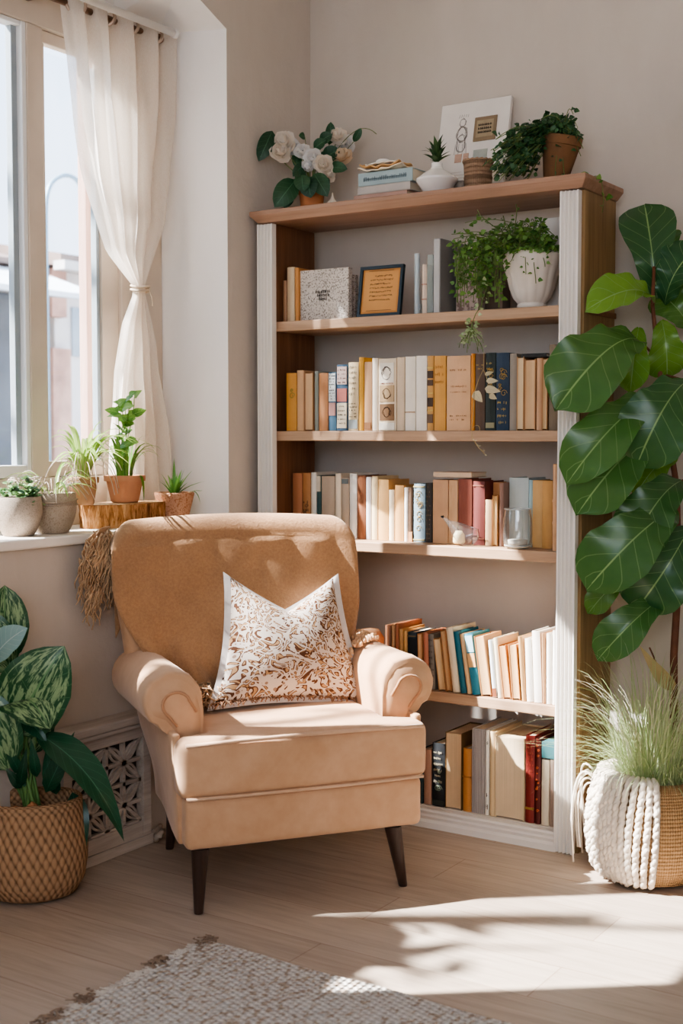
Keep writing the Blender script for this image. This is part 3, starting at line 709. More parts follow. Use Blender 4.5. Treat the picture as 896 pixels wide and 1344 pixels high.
# the jar and the bird stand in front, so this row is set back
for i, it in enumerate(rowC):
    it = list(it); o = dict(it[6]) if len(it) > 6 else {}; o['back'] = o.get('back', 0) + .070; o['d'] = min(o.get('d', .14), .13 if o['back'] > .09 else .14)
    if it[0] == 637: o['d'] = .095
    rowC[i] = (*it[:6], o)
PD = 'leaning row'
def D(dx, **k): return dict(dx=dx, **k)
rowD = [
 (506, 513.4, 821, 'spine', '#7c5238', 'dark brown worn book at the far left', D(-1)),
 (514, 518.6, 820, 'spine', '#c09468', 'thin tan book, second from left', D(-1)),
 (519, 523.6, 819, 'spine', '#a86844', 'thin rusty book, third from left', D(-1)),
 (524.2, 529.4, 826, 'spine', '#c3945a', 'slim amber tan book left of the honey one', D(-1)),
 (530, 535.2, 828.5, 'spine', '#cf9f5f', 'slim honey book left of the blackish blue one', D(-1)),
 (536, 547.4, 830, 'spine', '#2f3a42', 'blackish blue book above the armrest', D(-1, deco=[('label', '#1f2428', .5, .9), ('band', '#7a6848', [.93, .45])])),
 (549.6, 556.2, 832, 'pages', '#b07a4c', 'tan page block right of the blackish blue book', D(-1.5, p='#d9b284')),
 (557, 563.6, 831, 'spine', '#b9785a', 'salmon coloured slim book', D(-2)),
 (564.6, 572, 833, 'spine', '#7d7468', 'grey patterned slim book', D(-3, deco=[('text', '#4e463c', .1, .95, 8)])),
 (577, 586.8, 839, 'pages', '#b98c5c', 'short cream page block leaning left of the tan one', D(-8, p='#e2c497')),
 (587.4, 594.4, 828, 'pages', '#a9774a', 'tan page block leaning right of the short cream one', D(-9, p='#cfa677')),
 (595.2, 604.6, 825, 'spine', '#e3d2b2', 'cream leaning hardback left of the teal one', D(-10)),
 (605.6, 613.4, 830, 'spine', '#1f6474', 'narrow deep teal leaning book', D(-11)),
 (614.2, 620, 833, 'spine', '#d6b182', 'thin tan leaning book between the two blue covers', D(-11)),
 (620.8, 632, 833, 'spine', '#3f8aa0', 'painted blue spine with a peach sun patch', D(-11, deco=[('label', '#e0b27a', .45, .68), ('label', '#a9cfd8', .70, .97)])),
 (633.2, 647, 836, 'pages', '#b58352', 'thick tan page block, right of the painted blue spine', D(-10.5, p='#d9b07c')),
 (648, 654, 841, 'spine', '#dfe3e4', 'thin bluish white book with a brown foot', D(-7, deco=[('label', '#8a5236', .01, .16)])),
 (654.8, 661, 838, 'spine', '#e6d6b8', 'thin cream book left of the ragged books', D(-7)),
 (662, 673, 848, 'pages', '#c08d5a', 'ragged paperback with curling orange tan pages', D(-8, p='#dca873')),
 (674, 685.4, 847, 'pages', '#b9824e', 'second ragged paperback with torn tan page edges', D(-6, p='#e0b37e')),
 (686.4, 692, 836, 'spine', '#c49a68', 'tan thin book right of the ragged pair', D(-6)),
 (693, 702, 839, 'spine', '#efe7da', 'white hardback left of the tallest white one', D(-3.5)),
 (702.8, 713.6, 829, 'spine', '#f0e8dc', 'tallest white hardback, sunlit below', D(-4)),
 (714.2, 718.2, 832, 'spine', '#b98e66', 'thin brown book between white hardbacks', D(-2.5)),
 (719, 726, 832, 'spine', '#ece4d8', 'white hardback right of the thin brown book', D(-.8)),
 (726.8, 733, 828, 'spine', '#f0ebe2', 'white hardback at the far right beside the post', D(-.3)),
]
row(SHZ[2], rowC, PC, 'books in the glass jar row', base=.070)
row(SHZ[3], rowD, PD, 'books in the leaning row', .12, .17)
PE = 'bottom shelf'
rowE = [
 (549, 556, 985, 'spine', '#24383e', 'dark teal hardback at the far left'),
 (557, 567, 984, 'spine', '#b8927c', 'pinkish tan hardback, second from left'),
 (568, 585, 976, 'spine', '#26282a', 'black hardback with cream mottled lettering', dict(deco=[('text', '#cfc3a4', .35, .9, 6), ('swirl', '#8f9a80', .15, .6, 5), ('label', '#3a3f3a', .02, .1)])),
 (586, 608, 962, 'pages', '#6b5334', 'tall cream page block with dark boards', dict(p='#ddc19a')),
 (609, 620.5, 983, 'spine', '#c08648', 'orange tan hardback, shorter than its neighbours', dict(deco=[('band', '#a06a34', [.55])])),
 (621.4, 637.6, 957, 'spine', '#b7b0aa', 'silver grey ribbed stack of thin volumes', dict(deco=[('ribs', '#a39c98', 6)], d=.2)),
 (638.4, 643.8, 959, 'spine', '#e9e4d8', 'thin white book with black lettering', dict(deco=[('text', 'ink', .04, .3, 2), ('text', 'ink', .8, .9, 1)], d=.2)),
 (644.6, 651.6, 961, 'spine', '#d8bd92', 'cream tan tall hardback left of the huge book', dict(d=.2)),
 (652.4, 691, 968, 'pages', '#ddc8a2', 'huge thick book with pale page edges outward', dict(p='#dfc8a4', d=.2)),
 (692.2, 704.4, 966, 'spine', '#7a2a22', 'dark red leather hardback', dict(deco=[('band', 'gold', [.16, .17]), ('text', '#a8503c', .5, .9, 6)], d=.19)),
 (705.2, 712.6, 970, 'spine', '#5a1f18', 'red and black marbled slim hardback', dict(deco=[('swirl', '#d06a34', .1, .95, 12)], d=.17)),
 (713.6, 723.8, 998, 'spine', '#e2d4ba', 'short cream hardback right of the red books', dict(d=.09)),
 (724.6, 733, 998.5, 'spine', '#a08c7c', 'short grey brown hardback next to the right post', dict(d=.09)),
]
row(BOT, rowE, PE, 'books on the bottom shelf', .15, .19)
def flat_book(x0, x1, y0, y1, z0, hgt, col, label, group, rot=0, name='book'):
    t = thing(name, label, 'book', ((x0 + x1) / 2, (y0 + y1) / 2, z0), rot, group); w = (x1 - x0) / 2; d = (y1 - y0) / 2; cb = .0022
    m = MB(); m.box(-w, -d, 0, w, d, cb); m.box(-w, -d, hgt - cb, w, d, hgt); m.box(-w, -d, cb, w, -d + .003, hgt - cb); m.build('cover', cover(col), t, smooth=False, bevel=.0006)
    m = MB(); m.box(-w + .003, -d + .0032, cb + .0002, w - .003, d - .003, hgt - cb - .0002); m.build('page_block', pagemat('#e9dcc4'), t, smooth=False); return t
a = at(714, 600, 1, YF).x; b_ = at(733, 600, 1, YF).x; zz = max(at(719, 997.2, 1, YF).z, at(729, 997.6, 1, YF).z) + .001
flat_book(a, b_, YF + .001, YF + .088, zz, .050, '#4c7c80', 'teal book lying flat on the two short books, bottom shelf', 'books on the bottom shelf')
z6 = at(697, 470, 1, YF).z
a = at(683, 500, 1, YF).x; b_ = at(716, 500, 1, YF).x; zz = max(at(700, y, 1, YF).z for y in (469.5,)) + .001
flat_book(a, b_, YF + .002, YF + .13, zz, .012, '#2b2a28', 'thin black book lying flat on top of tan books, top full book row', 'books in the top full row')
a = at(568, 650, 1, YF + .07).x; b_ = at(618, 650, 1, YF + .07).x; zz = at(610, 628.0, 1, YF + .07).z + .003
flat_book(a, b_, YF + .072, YF + .18, zz, .016, '#d9c0a2', 'cream book lying flat on top of the upright books, glass jar row', 'books in the glass jar row')
# ================================================================== ARMCHAIR (local frame: x across, -y the way it faces)
CH = V((.725, -1.088, 0)); CHR = math.radians(54.2)
def velvet(name, hexc, dark, sheen=.35):
    if name in MATS: return MATS[name]
    s = NT(name); co = s.coord('Object'); n = s.noise(co, 3.2, 5, .6, .8); n2 = s.noise(co, 26, 4)
    f = s.math('ADD', s.math('MULTIPLY', n, .7), s.math('MULTIPLY', n2, .3))
    s.fin(s.ramp(f, [(.32, lin(dark)), (.62, lin(hexc))]), .85, s.bump(n2, .10, .006, s.bump(s.noise(co, 350, 2), .15, .001)), .2)
    s.b.inputs['Sheen Weight'].default_value = sheen; s.b.inputs['Sheen Roughness'].default_value = .45; s.b.inputs['Sheen Tint'].default_value = (1, .86, .74, 1)
    MATS[name] = s.m; return s.m
VEL = velvet('peach_velvet', '#cda785', '#ba926e'); PIPE = velvet('velvet_piping', '#d6b496', '#c49f80')
LEG = wood('dark_walnut', '#4a372d', '#2b201b', 2, 1.2, .35)
chair = thing('armchair', 'peach tan velvet armchair with rolled arms in front of the bookcase', 'armchair', CH, CHR)
def smooth01(t): t = max(0, min(1, t)); return t*t*(3 - 2*t)
# base
def tap(y): return 1 - .155 * smooth01((y + .04) / .56)
m = MB(); m.rbox((.67, .585, .135), .018, (0, 0, 0), 3, (10, 10, 3), lambda p: V((p.x * tap(p.y + .2525), p.y, p.z))); m.v = [(x, y + .2555, z + .2395) for x, y, z in m.v]
m.build('seat_base', VEL, chair)
# seat cushion (T shaped, ears in front of the arms)
def cush(p):
    x, y, z = p; Y = y + .225
    hw = .352 if Y < .045 else .262
    x = x / .352 * (hw if abs(y) < 9 else hw)
    k = 1 - (x / .36) ** 4
    cr = .014 * k * (1 - ((Y - .2) / .3) ** 2)
    z = z + (cr if z > 0 else 0) + .004 * math.sin(x * 9 + y * 6) * (1 if z > 0 else 0)
    return V((x, y - (.012 * (1 - (x / .36) ** 2) if Y < .02 else 0), z))
m = MB(); m.rbox((.704, .53, .148), .026, (0, .225, .381), 4, (16, 24, 4), cush); m.build('seat_cushion', VEL, chair)
def edge_path(z, inset=0):
    P = [(-.262, .07), (-.346, .055), (-.350, .03), (-.350, -.03), (-.340, -.050), (-.2, -.058), (0, -.060), (.2, -.058), (.340, -.050), (.350, -.03), (.350, .03), (.346, .055), (.262, .07)]
    return [(x, y + .022 if y < 0 else y, z + .008 * (1 - (x / .35) ** 2)) for x, y in P]
m = MB(); q = edge_path(.4505)
m.tube([(x * .985, y - .012 if y < 0 else y, z) for x, y, z in q[4:9]], .0055, 8)
m.build('piping', PIPE, chair)
m = MB(); m.tube([(x * .985, y - .014 if y < 0 else y, .311) for x, y, z in q[4:9]], .0045, 8); m.build('piping', PIPE, chair)
# backrest
def yfront(x, z):
    return .425 + (z - .44) * .185 + .05 * (x / .4) ** 2 * -.6 + .012 * math.sin(z * 5)
def backw(z): return .272 + .068 * smooth01((z - .24) / .24) + .060 * smooth01((z - .50) / .55)
def backp(p):
    u, t, v = p.x / .40, p.y / .046, (p.z / .365)
    z = .62 + v * .365
    z += .018 * (1 - u*u) * smooth01((v + .2) / 1.2) - .006
    x = u * backw(z) * (1 - .05 * (t > .2))
    return V((x, yfront(x, z) + .046 + p.y * (1 + .25 * smooth01((.6 - z) / .3)) - (.020 * (1 - u*u) * (1 - v*v) if t < 0 else 0), z))
m = MB(); m.rbox((.80, .092, .73), .045, (0, 0, 0), 5, (16, 2, 16), backp)
# round the two upper corners
def rc(p):
    x, y, z = p; cx, cz, r = .330, .915, .07
    ax = abs(x)
    if ax > cx and z > cz:
        dx, dz = ax - cx, z - cz; mx = max(dx / .072, dz / .075); L = math.hypot(dx, dz)
        if L > 1e-6:
            k = mx * .073 / L if L > 0 else 1
            x = math.copysign(cx + dx * min(1, k), x); z = cz + dz * min(1, k)
    return (x, y, z)
m.v = [rc(p) for p in m.v]; m.v = [(x - .04 * smooth01((z - .40) / .2), y, z) for x, y, z in m.v]
m.build('backrest', VEL, chair)
# arms
def armprof(sgn, k=1.0):
    c = (.340, .548); r = .080 * k; P = []
    P.append((.258, .40)); P.append((.258, .47)); P.append((.2575, .52))
    for i in range(15):
        a = math.radians(175 - i * 16.5); P.append((c[0] + r * math.cos(a) * (1.02), c[1] + r * math.sin(a)))
    P += [(.372, .472), (.352, .452), (.345, .40)]
    return [(sgn * x, z) for x, z in P]
for sgn in (-1, 1):
    m = MB(); ys = [.070, .073, .080, .095, .12, .2, .3, .4, .47, .50]; kk = [.90, .955, .985, 1.0, 1.0, 1, 1, 1, 1, 1]; rings = []
    for y, k in zip(ys, kk):
        P = armprof(sgn); cx, cz = sgn * .335, .54
        ring = []
        for i, (x, z) in enumerate(P):
            kq = k if 3 <= i <= 17 else 1 - (1 - k) * .25
            wr = .0025 * math.sin(i * 2.3) * (1 if y < .12 else 0)
            taper = 1 if z > .46 else tap(y)
            outer = (abs(x) > .34 and z < .46)
            xx = cx + (x - cx) * kq
            if outer: xx = xx * tap(y)
            ring.append(m.vert((xx, y + wr * .5, cz + (z - cz) * kq + wr)))
        rings.append(ring)
    n = len(rings[0])
    for a, b_ in zip(rings, rings[1:]):
        for i in range(n):
            i2 = (i + 1) % n; q = [a[i], a[i2], b_[i2], b_[i]]; m.face(q if sgn > 0 else q[::-1], [(i/n, 0), ((i+1)/n, 0), ((i+1)/n, 1), (i/n, 1)])
    m.face(rings[0]); m.face(rings[-1][::-1]); m.recalc = True
    m.build('arm', VEL, chair, angle=50)
    # front facing: padded panel with gathered pleats and a corded edge
    m = MB(); c = (.340, .548)
    def outl(k):
        P = [(.268, .425), (.266, .52)] + [(c[0] + .068 * k * math.cos(math.radians(165 - i * 20)), c[1] + .062 * k * math.sin(math.radians(165 - i * 20))) for i in range(11)] + [(.362, .50), (.338, .47), (.334, .425)]
        cx, cz = .325, .52
        return [(sgn * (cx + (x - cx) * k), max(.4205, cz + (z - cz) * k)) for x, z in P]
    o1, o2, o3 = outl(1.0), outl(.86), outl(.45); r1 = [m.vert((x, .072, z)) for x, z in o1]; r2 = [m.vert((x, .060 + .002 * math.sin(i * 2.6), z)) for i, (x, z) in enumerate(o2)]; r3 = [m.vert((x, .056, z)) for x, z in o3]
    n = len(r1)
    for A_, B_ in ((r1, r2), (r2, r3)):
        for i in range(n): m.face([A_[i], A_[(i+1) % n], B_[(i+1) % n], B_[i]])
    m.face(r3); m.recalc = True; m.build('arm_facing', VEL, chair)
    m = MB(); m.tube([(x, .056, z) for x, z in outl(.74)[1:-1]], .0042, 8); m.build('piping', velvet('velvet_seam', '#b98e6c', '#a67d5c'), chair)
    # outside panel
    m = MB()
    def sidep(p):
        u = (p.y + .2525) / .505; v = (p.z + .1475) / .295
        w_ = .338 * tap(.005 + .51 * u); top = .352 - .010 * u
        return V((sgn * (w_ + (top - w_) * smooth01(v) ** 1.3 + p.x - .006), p.y, p.z))
    m.rbox((.022, .505, .295), .008, (0, 0, 0), 2, (1, 8, 8), sidep); m.v = [(x, y + .2705, z + .3235) for x, y, z in m.v]; m.recalc = True
    m.build('side_panel', VEL, chair)
for x, y, dx, dy in ((-.293, -.015, -.006, -.004), (.255, -.015, .03, -.004), (-.235, .50, -.01, .03), (.235, .50, .01, .03)):
    m = MB(); m.lathe([(0, 0), (.0115, 0), (.0125, .004), (.024, .1715), (0, .1715)], (0, 0, 0), 14)
    m.v = [(px + dx * (1 - pz / .17), py + dy * (1 - pz / .17), pz) for px, py, pz in m.v]
    m.build('leg', LEG, chair, angle=50).location = (x, y, .001)

# ------------------------------------------------------------------ throw over the back
s = NT('camel_wool'); co = s.coord('Object'); n1 = s.noise(co, 4, 5, .6, .5); n2 = s.noise(co, 140, 4, .7)
f = s.math('ADD', s.math('MULTIPLY', n1, .55), s.math('MULTIPLY', n2, .45))
s.fin(s.ramp(f, [(.32, lin('#926f51')), (.66, lin('#ba9068'))]), .95, s.bump(n2, .5, .004, s.bump(n1, .3, .02)), .1)
s.b.inputs['Sheen Weight'].default_value = .5; s.b.inputs['Sheen Roughness'].default_value = .5; s.b.inputs['Sheen Tint'].default_value = (1, .85, .68, 1)
WOOL = s.m; FRM = M('wool_fringe', '#b99a78', .95, .25, 20); FRL = M('wool_fringe_light', '#dcb48c', .95, .2, 20)
th = thing('throw_blanket', 'camel wool throw draped over the armchair back with tan fringe', 'blanket', CH, CHR)
ZT = .985
def blank(u, v):
    """u across, v from behind the back, over the top, down the front to the seat"""
    L0, L1, L2 = .22, .16, .56; d = v * (L0 + L1 + L2)
    x = -.388 + .762 * u
    zt = ZT + .018 * (1 - (x / .4) ** 2) - .004 - .060 * max(0, (abs(x) - .320) / .07) ** 2.4
    wob = .005 * math.sin(x * 17 + v * 9) + .004 * math.sin(x * 31 - v * 14)
    if d < L0:
        z = zt - .055 - (L0 - d); y = yfront(x, z) + .102 + abs(wob) * .5; x *= .93
    elif d < L0 + L1:
        a = PI * (d - L0) / L1; yc = yfront(x, zt - .055) + .046; x *= 1 - .035 * (1 + math.cos(a))
        y = yc + .058 * math.cos(a); z = zt - .055 + (.067 + .001) * math.sin(a)
    else:
        k = (d - L0 - L1) / L2; z = zt - .055 - k * (L2 - .08)
        # the sheet slants in on the left and gathers toward the seat
        x2 = x + (.15 * smooth01((k - .12) / .75)) * (1 - u) ** 1.2 - .10 * smooth01((k - .3) / .7) * u
        f_ = smooth01((k - .35) / .5)
        y = yfront(x2, z) - .020 * (1 - (x2 / .4) ** 2) * (1 - ((z - .62) / .365) ** 2) - .010 - abs(wob) - f_ * (.030 + .024 * math.sin(x2 * 40 + 1.5) + .012 * math.sin(x2 * 73 + z * 25))
        z -= .010 * math.sin(x2 * 28) * f_
        z = max(z, .474); x = x2
    return V((x - .04 * smooth01((z - .40) / .2), y, z))
m = MB(); m.grid(blank, 70, 90); o = m.build('cloth', WOOL, th); md = o.modifiers.new('thickness', 'SOLIDIFY'); md.thickness = .005; md.offset = 0
# flap hanging off the left edge, with fringe
def flap(u, v):
    return V((-.420 - .078 * u - .010 * math.sin(v * 5), .470 + .03 * (1 - u) + .012 * math.sin(v * 7 + u * 4), .985 - .040 * u ** 2 - v * (.15 + .02 * u)))
m = MB(); m.grid(flap, 14, 14); o = m.build('cloth_edge', WOOL, th); md = o.modifiers.new('thickness', 'SOLIDIFY'); md.thickness = .005
def strand(m, p, d, L, r=.0026, sag=.4, wig=.006):
    p = V(p); d = V(d).normalized(); a = R(0, 6); P = []
    for i in range(7):
        t = i / 6; P.append(p + d * L * t + V((wig * math.sin(a + t * 8), wig * math.cos(a + t * 7), -sag * L * t * t)))
    m.tube(P, lambda t: r * (1 - .5 * t), 4)
m = MB()
for i in range(280):
    u = R(-.1, 1.05); v = R(.0, 1.0); p = flap(u, v) + V((R(-.008, .008), R(-.012, .006), 0))
    strand(m, p, (R(-.35, .25), R(-.3, .1), -1), R(.045, .085), .0032, .1)
m.build('fringe', FRM, th)
m = MB()
for i in range(110):
    x = R(-.225, -.125); p = V((x, R(.29, .36), R(.475, .54))); strand(m, p, (R(-.5, .6), R(-1, -.2), R(-.3, .15)), R(.03, .07), .003, .25)
m.v = [(x, y, max(z, .476)) for x, y, z in m.v]
m.build('fringe', FRM, th)
m = MB()
for i in range(150):
    x = R(.262, .345); y = R(.30, .46); z0 = .548 + math.sqrt(max(0, .084**2 - (x - .34)**2)) + .002
    a = R(0, 6.3); P = [V((x + .014 * t * math.cos(a) * k, y + .018 * t * math.sin(a) * k, z0 + .012 * math.sin(t * PI) + .006)) for t, k in ((0, 1), (.35, 1.3), (.7, 1), (1, .4))]
    m.tube(P, .0036, 5)
m.build('fringe', FRL, th)
# ------------------------------------------------------------------ cushion
s = NT('cushion_print'); uv = s.add('ShaderNodeUVMap'); mp = s.add('ShaderNodeMapping'); mp.inputs['Scale'].default_value = (1, 1, 1); s.link(uv.outputs[0], mp.inputs[0])
co = mp.outputs[0]
n1 = s.noise(co, 6.0, 1.0, .45, 1.0); n2 = s.noise(co, 9, 1.5, .5, .8); n3 = s.noise(co, 5, 2)
sw = s.math('SINE', s.math('MULTIPLY', n1, 44.0)); fine = s.math('SINE', s.math('MULTIPLY', n2, 34.0))
motif = s.math('MULTIPLY', s.math('GREATER_THAN', sw, -.38), s.math('GREATER_THAN', fine, -.45))
core = s.math('MULTIPLY', s.math('GREATER_THAN', sw, .70), s.math('GREATER_THAN', fine, .1))
brown = s.mix(n3, lin('#432b20'), lin('#6b4a35'))
c1 = s.mix(motif, lin('#c2b6aa'), brown); c2 = s.mix(core, c1, lin('#a88763'))
vo = s.add('ShaderNodeTexVoronoi'); vo.inputs['Scale'].default_value = 16; s.link(co, vo.inputs['Vector'])
dots = s.math('MULTIPLY', s.math('LESS_THAN', vo.outputs['Distance'], .22), s.math('SUBTRACT', 1.0, motif))
c3 = s.mix(s.math('MULTIPLY', dots, .8), c2, lin('#7a5a45'))
s.fin(c3, .9, s.bump(s.noise(s.coord('Object'), 260, 2), .25, .002), .15); PRINT = s.m
GREYC = M('cushion_edge_linen', '#c9c2bd', .9, .08, 40, .3, 300, .002)
cuq = thing('cushion', 'cream scatter cushion with brown scroll print and peaked corners on the armchair seat', 'cushion', CH, CHR)
CW, CHh = .385, .352
def cpt(u, v, sd, grow=1.0):
    """u,v in -1..1 ; sd = +1 front / -1 rear"""
    cor = (abs(u) * abs(v)) ** 2.2
    x = u * CW/2 * (1 + .06 * cor) * (1 - .045 * (1 - u*u) * 0 - .05 * (1 - v*v) * abs(u)) * grow
    x *= (1 - .19 * v)
    z = v * CHh/2 * (1 + .06 * cor) * grow
    if v > 0: z -= .085 * v**2 * (1 - abs(u)) ** 1.1 - .02 * v * abs(u) ** 3
    else: z += .010 * v**2 * (1 - u*u)
    th_ = .068 * ((1 - abs(u) ** 2.4) * (1 - abs(v) ** 2.4)) ** .55
    dent = .018 * math.exp(-((u) / .3) ** 2) * max(0, v)
    y = -sd * max(.0, th_ - dent)
    return V((x, y, z))
tilt = math.radians(-24); rollc = math.radians(3)
MC = Matrix.Translation((.072, .345, .639)) @ Matrix.Rotation(rollc, 4, 'Y') @ Matrix.Rotation(tilt, 4, 'X')
N = 34
m = MB(); m.grid(lambda a, b_: MC @ cpt(2*a - 1, 2*b_ - 1, 1), N, N); m.build('printed_front', PRINT, cuq)
m = MB(); m.grid(lambda a, b_: MC @ cpt(1 - 2*a, 2*b_ - 1, -1), N, N); m.build('plain_back', GREYC, cuq)
bd = []
for k in range(4):
    for i in range(16):
        t = 2 * i / 16 - 1; bd.append([(t, -1), (1, t), (-t, 1), (-1, -t)][k])
m = MB()
for (u, v) in bd: pass
NB = len(bd); P0 = [MC @ cpt(u, v, 1, .985) for u, v in bd]; P1 = [MC @ (cpt(u, v, 1, 1.0) + V((u * .017, 0, v * .012))) for u, v in bd]
for off in (-.004, .004):
    ids = [m.vert(p + V((0, off, 0))) for p in P0]; jds = [m.vert(p + V((0, off * .3, 0))) for p in P1]
    for i in range(NB): m.face([ids[i], ids[(i+1) % NB], jds[(i+1) % NB], jds[i]])
m.build('flange', GREYC, cuq)
m = MB()
for i in range(70):
    u = -1 + 2 * i / 69; p = MC @ cpt(u, -1, 1); strand(m, p + V((0, -.004, .012)), (R(-.4, .4), -.7, -.25), R(.018, .03), .0028, .2, .003)
m.build('tassel_trim', M('tassel_brown', '#8d6a50', .95, .25, 30), cuq)
# ================================================================== RUG, RADIATOR COVER, BASKETS
s = NT('woven_rug'); co = s.coord('Object'); sx = s.add('ShaderNodeSeparateXYZ'); s.link(co, sx.inputs[0])
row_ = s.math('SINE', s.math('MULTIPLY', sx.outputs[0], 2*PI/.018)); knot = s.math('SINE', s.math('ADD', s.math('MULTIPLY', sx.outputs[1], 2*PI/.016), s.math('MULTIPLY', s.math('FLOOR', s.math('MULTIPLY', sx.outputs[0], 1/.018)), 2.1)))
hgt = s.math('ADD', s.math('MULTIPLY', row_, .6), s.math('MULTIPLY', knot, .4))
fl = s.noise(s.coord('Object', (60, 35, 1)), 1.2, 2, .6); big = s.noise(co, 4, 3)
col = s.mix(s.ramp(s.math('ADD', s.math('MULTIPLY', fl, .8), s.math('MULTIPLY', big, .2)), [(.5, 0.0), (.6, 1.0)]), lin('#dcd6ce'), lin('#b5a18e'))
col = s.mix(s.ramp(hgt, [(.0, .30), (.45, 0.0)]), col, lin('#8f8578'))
s.fin(col, .95, s.bump(hgt, .9, .006, s.bump(s.noise(co, 200, 3), .4, .003)), .1); RUG = s.m
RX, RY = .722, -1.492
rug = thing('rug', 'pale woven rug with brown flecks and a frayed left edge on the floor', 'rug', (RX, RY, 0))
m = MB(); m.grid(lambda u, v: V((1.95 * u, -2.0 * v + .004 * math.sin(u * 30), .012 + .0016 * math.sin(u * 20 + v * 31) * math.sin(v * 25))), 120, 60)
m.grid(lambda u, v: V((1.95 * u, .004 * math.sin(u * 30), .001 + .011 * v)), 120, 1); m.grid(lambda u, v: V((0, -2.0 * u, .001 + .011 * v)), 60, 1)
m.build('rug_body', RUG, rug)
m = MB()
for i in range(700):
    y = -R(0, 1.1); strand(m, (.004, y, .008), (-1, R(-.5, .5), R(-.05, .25)), R(.015, .04), .0022, .12, .004)
m.v = [(x, y, max(z, .0025)) for x, y, z in m.v]
fr = m.build('fringe', M('rug_fringe', '#cfc6ba', .95, .2, 40), rug)
m = MB()
for cx, cy in ((-.005, -.01), (-.02, -.16), (-.022, -.40), (-.02, -.52)):
    m = MB()
    for i in range(26): strand(m, (cx + R(-.012, .02), cy + R(-.03, .03), .008), (R(-1, .4), R(-.8, .8), R(.2, .8)), R(.015, .035), .003, .5, .005)
    m.v = [(x, y, max(z, .0025)) for x, y, z in m.v]
    m.build('brown_tuft', M('rug_tuft', '#8a7664', .95, .25, 40), rug)

RC = thing('radiator_cover', 'whitewashed wooden radiator cover with carved lattice front below the sill', 'radiator cover', (0, -1.15, 0))
LIME = wood('limewashed_wood', '#cfc4b8', '#a39485', 1, 1.2, .7); LIMED = M('lattice_dark', '#4a4038', .9, .2)
def rpart(name, m, mat, bev=.002): m.v = [(x, y + 1.15, z) for x, y, z in m.v]; return m.build(name, mat, RC, smooth=False, bevel=bev)
ry0, ry1 = -1.325, -.955
m = MB(); m.box(.001, ry0 - .01, .385, .082, ry1 + .012, .410); m.box(.001, ry0, .370, .076, ry1 + .006, .384); rpart('top_board', m, LIME, .004)
m = MB(); m.box(.002, ry0 + .002, .01, .030, ry1 - .002, .369); rpart('backing', m, LIMED)
m = MB(); m.box(.031, ry0, .0, .062, ry0 + .035, .369); m.box(.031, ry1 - .035, .0, .062, ry1, .369); m.box(.031, ry0 + .036, .0, .062, ry1 - .036, .075); m.box(.031, ry0 + .036, .335, .062, ry1 - .036, .369)
m.box(.040, ry0, .0, .070, ry1, .030); rpart('frame', m, LIME)
m = MB(); ya, yb, za, zb = ry0 + .037, ry1 - .037, .076, .334; nc, nr = 2, 2; cw = (yb - ya) / nc; chh = (zb - za) / nr; xx = .046
for i in range(nc):
    for j in range(nr):
        c = V((xx, ya + cw * (i + .5), za + chh * (j + .5))); hw, hh = cw / 2, chh / 2
        for a, b_ in (((-1, -1), (1, 1)), ((-1, 1), (1, -1)), ((0, -1), (0, 1)), ((-1, 0), (1, 0)), ((-1, -1), (-1, 1)), ((-1, -1), (1, -1))):
            m.bar(c + V((0, a[0]*hw, a[1]*hh)), c + V((0, b_[0]*hw, b_[1]*hh)), .011, .014, (1, 0, 0))
        for k in range(4):
            a0 = k * PI/2 + PI/4
            for s_ in (-1, 1):
                pts = [c + V((0, math.cos(a0) * hw * 1.25 * t + s_ * .016 * math.sin(PI * t) * -math.sin(a0), math.sin(a0) * hh * 1.25 * t + s_ * .016 * math.sin(PI * t) * math.cos(a0))) for t in [q/6 for q in range(7)]]
                m.tube(pts, .0045, 5)
rpart('lattice', m, LIME, 0)
# knotted cord on the floor between the cover and the chair
m = MB(); base = at(165, 1100, 2, 0)
P = []
for i in range(46):
    t = i / 45; a = t * 15
    P.append((base.x + .055 + .05 * math.cos(a) * (1 - .3 * t) + .08 * (t - .5), base.y + .035 * math.sin(a * 1.3) + .13 * (t - .5), .012 + .009 * (1 + math.sin(a * 2.2)) * .7 + .006 * (i % 2)))
m.tube(P, lambda t: .0085 + .0022 * math.sin(t * 150), 8)
tag(m.build('rope', M('cotton_rope', '#b5a594', .95, .2, 60, .4, 200)), 'coiled cotton rope lying on the floor by the rear chair leg', 'rope')

def weave(name, hexa, hexb, fu=60, fv=30, diag=True, strength=.9):
    if name in MATS: return MATS[name]
    s = NT(name); uv = s.add('ShaderNodeUVMap'); sx = s.add('ShaderNodeSeparateXYZ'); s.link(uv.outputs[0], sx.inputs[0])
    u = s.math('MULTIPLY', sx.outputs[0], fu); v = s.math('MULTIPLY', sx.outputs[1], fv)
    if diag: a = s.math('SINE', s.math('MULTIPLY', s.math('ADD', u, v), PI)); b_ = s.math('SINE', s.math('MULTIPLY', s.math('SUBTRACT', u, v), PI))
    else: a = s.math('SINE', s.math('MULTIPLY', v, 2*PI)); b_ = s.math('SINE', s.math('ADD', s.math('MULTIPLY', u, 2*PI), s.math('MULTIPLY', s.math('FLOOR', v), PI)))
    h = s.math('MULTIPLY', s.math('ADD', s.math('MULTIPLY', s.math('ABSOLUTE', a), .6), s.math('MULTIPLY', s.math('ABSOLUTE', b_), .4)), 1.0)
    nz = s.noise(s.coord('Object'), 60, 4); nb = s.noise(s.coord('Object'), 7, 3)
    f = s.math('ADD', s.math('MULTIPLY', h, .6), s.math('ADD', s.math('MULTIPLY', nz, .25), s.math('MULTIPLY', nb, .25)))
    s.fin(s.ramp(f, [(.28, lin(hexb)), (.75, lin(hexa))]), .9, s.bump(h, strength, .006, s.bump(nz, .3, .003)), .15); MATS[name] = s.m; return s.m
